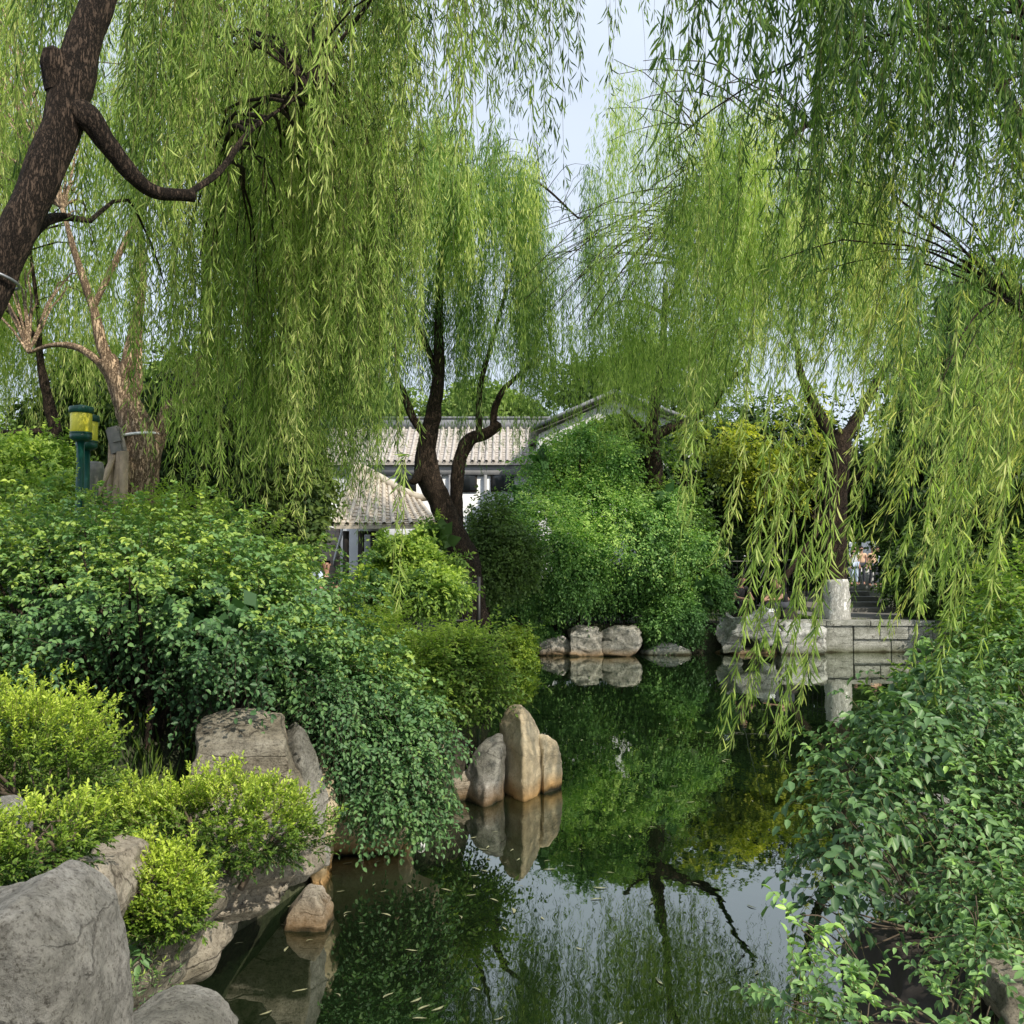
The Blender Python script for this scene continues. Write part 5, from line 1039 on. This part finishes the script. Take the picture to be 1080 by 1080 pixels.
# ================================================================== ON THE WATER
bm = bmesh.new(); c = P(444, 884, 8.0); bmesh.ops.create_icosphere(bm, subdivisions=3, radius=.035)
bmesh.ops.translate(bm, vec=(c[0], c[1], WZ+.012), verts=bm.verts)
o = bm_obj('float_ball', bm, M['white_plastic'], None, True); tag(o, 'small white ball floating by the drooping leaves', 'ball')
protos = []
for k in range(4):
    bm = bmesh.new(); L_ = .05+.012*k; w_ = .005+.0015*k; n_ = 6; vs = []
    for i in range(n_+1):
        t = i/n_; ww = w_*math.sin(PI*min(max(t, .02), .98))**.7; b_ = .01*math.sin(t*3+k); vs.append((bm.verts.new((t*L_, b_-ww, .001+.004*(t*(1-t)))), bm.verts.new((t*L_, b_+ww, .001+.004*(t*(1-t))))))
    for a, b in zip(vs, vs[1:]): bm.faces.new((a[0], b[0], b[1], a[1]))
    me = bpy.data.meshes.new('fallen_leaf'); bm.to_mesh(me); bm.free(); me.materials.append(M['dead_leaf']); protos.append(me)
zones = [(380, 560, 870, 960, 26), (540, 1000, 700, 800, 34), (380, 800, 900, 1075, 34), (600, 860, 790, 900, 22), (300, 380, 900, 980, 14), (230, 360, 980, 1070, 6)]
for x0, x1, y0, y1, n_ in zones:
    for q in range(n_):
        px_, py_ = R.uniform(x0, x1), R.uniform(y0, y1); Y0 = 2.3*F/(py_-H0); c = P(px_, py_, Y0); 
        if sdist(np.array(c[0]), np.array(Y0)) > -.1: continue
        o = bpy.data.objects.new('fallen_leaf', protos[R.integers(4)]); COL.objects.link(o); o.location = (c[0], Y0, WZ+.004); o.rotation_euler.z = R.uniform(0, 6.28); s = R.uniform(.6, 1.25); o.scale = (s, s, 1)
        tag(o, 'narrow fallen willow leaf floating on the dark pond', 'leaf', 'willow leaves floating on the pond')
bush('bright_sprig', 'bright yellow green sprig poking up at the bottom edge', 'plant', P(866, 1085, 4.4), [pblob(868, 1076, 4.4, 14, 10, .05)], 10, M['bush_bright'], S=.08, m=7, L=.035, Wd=.012, stems=1, srad=.003, up=.9)
print('verts', sum(len(m.vertices) for m in bpy.data.meshes))
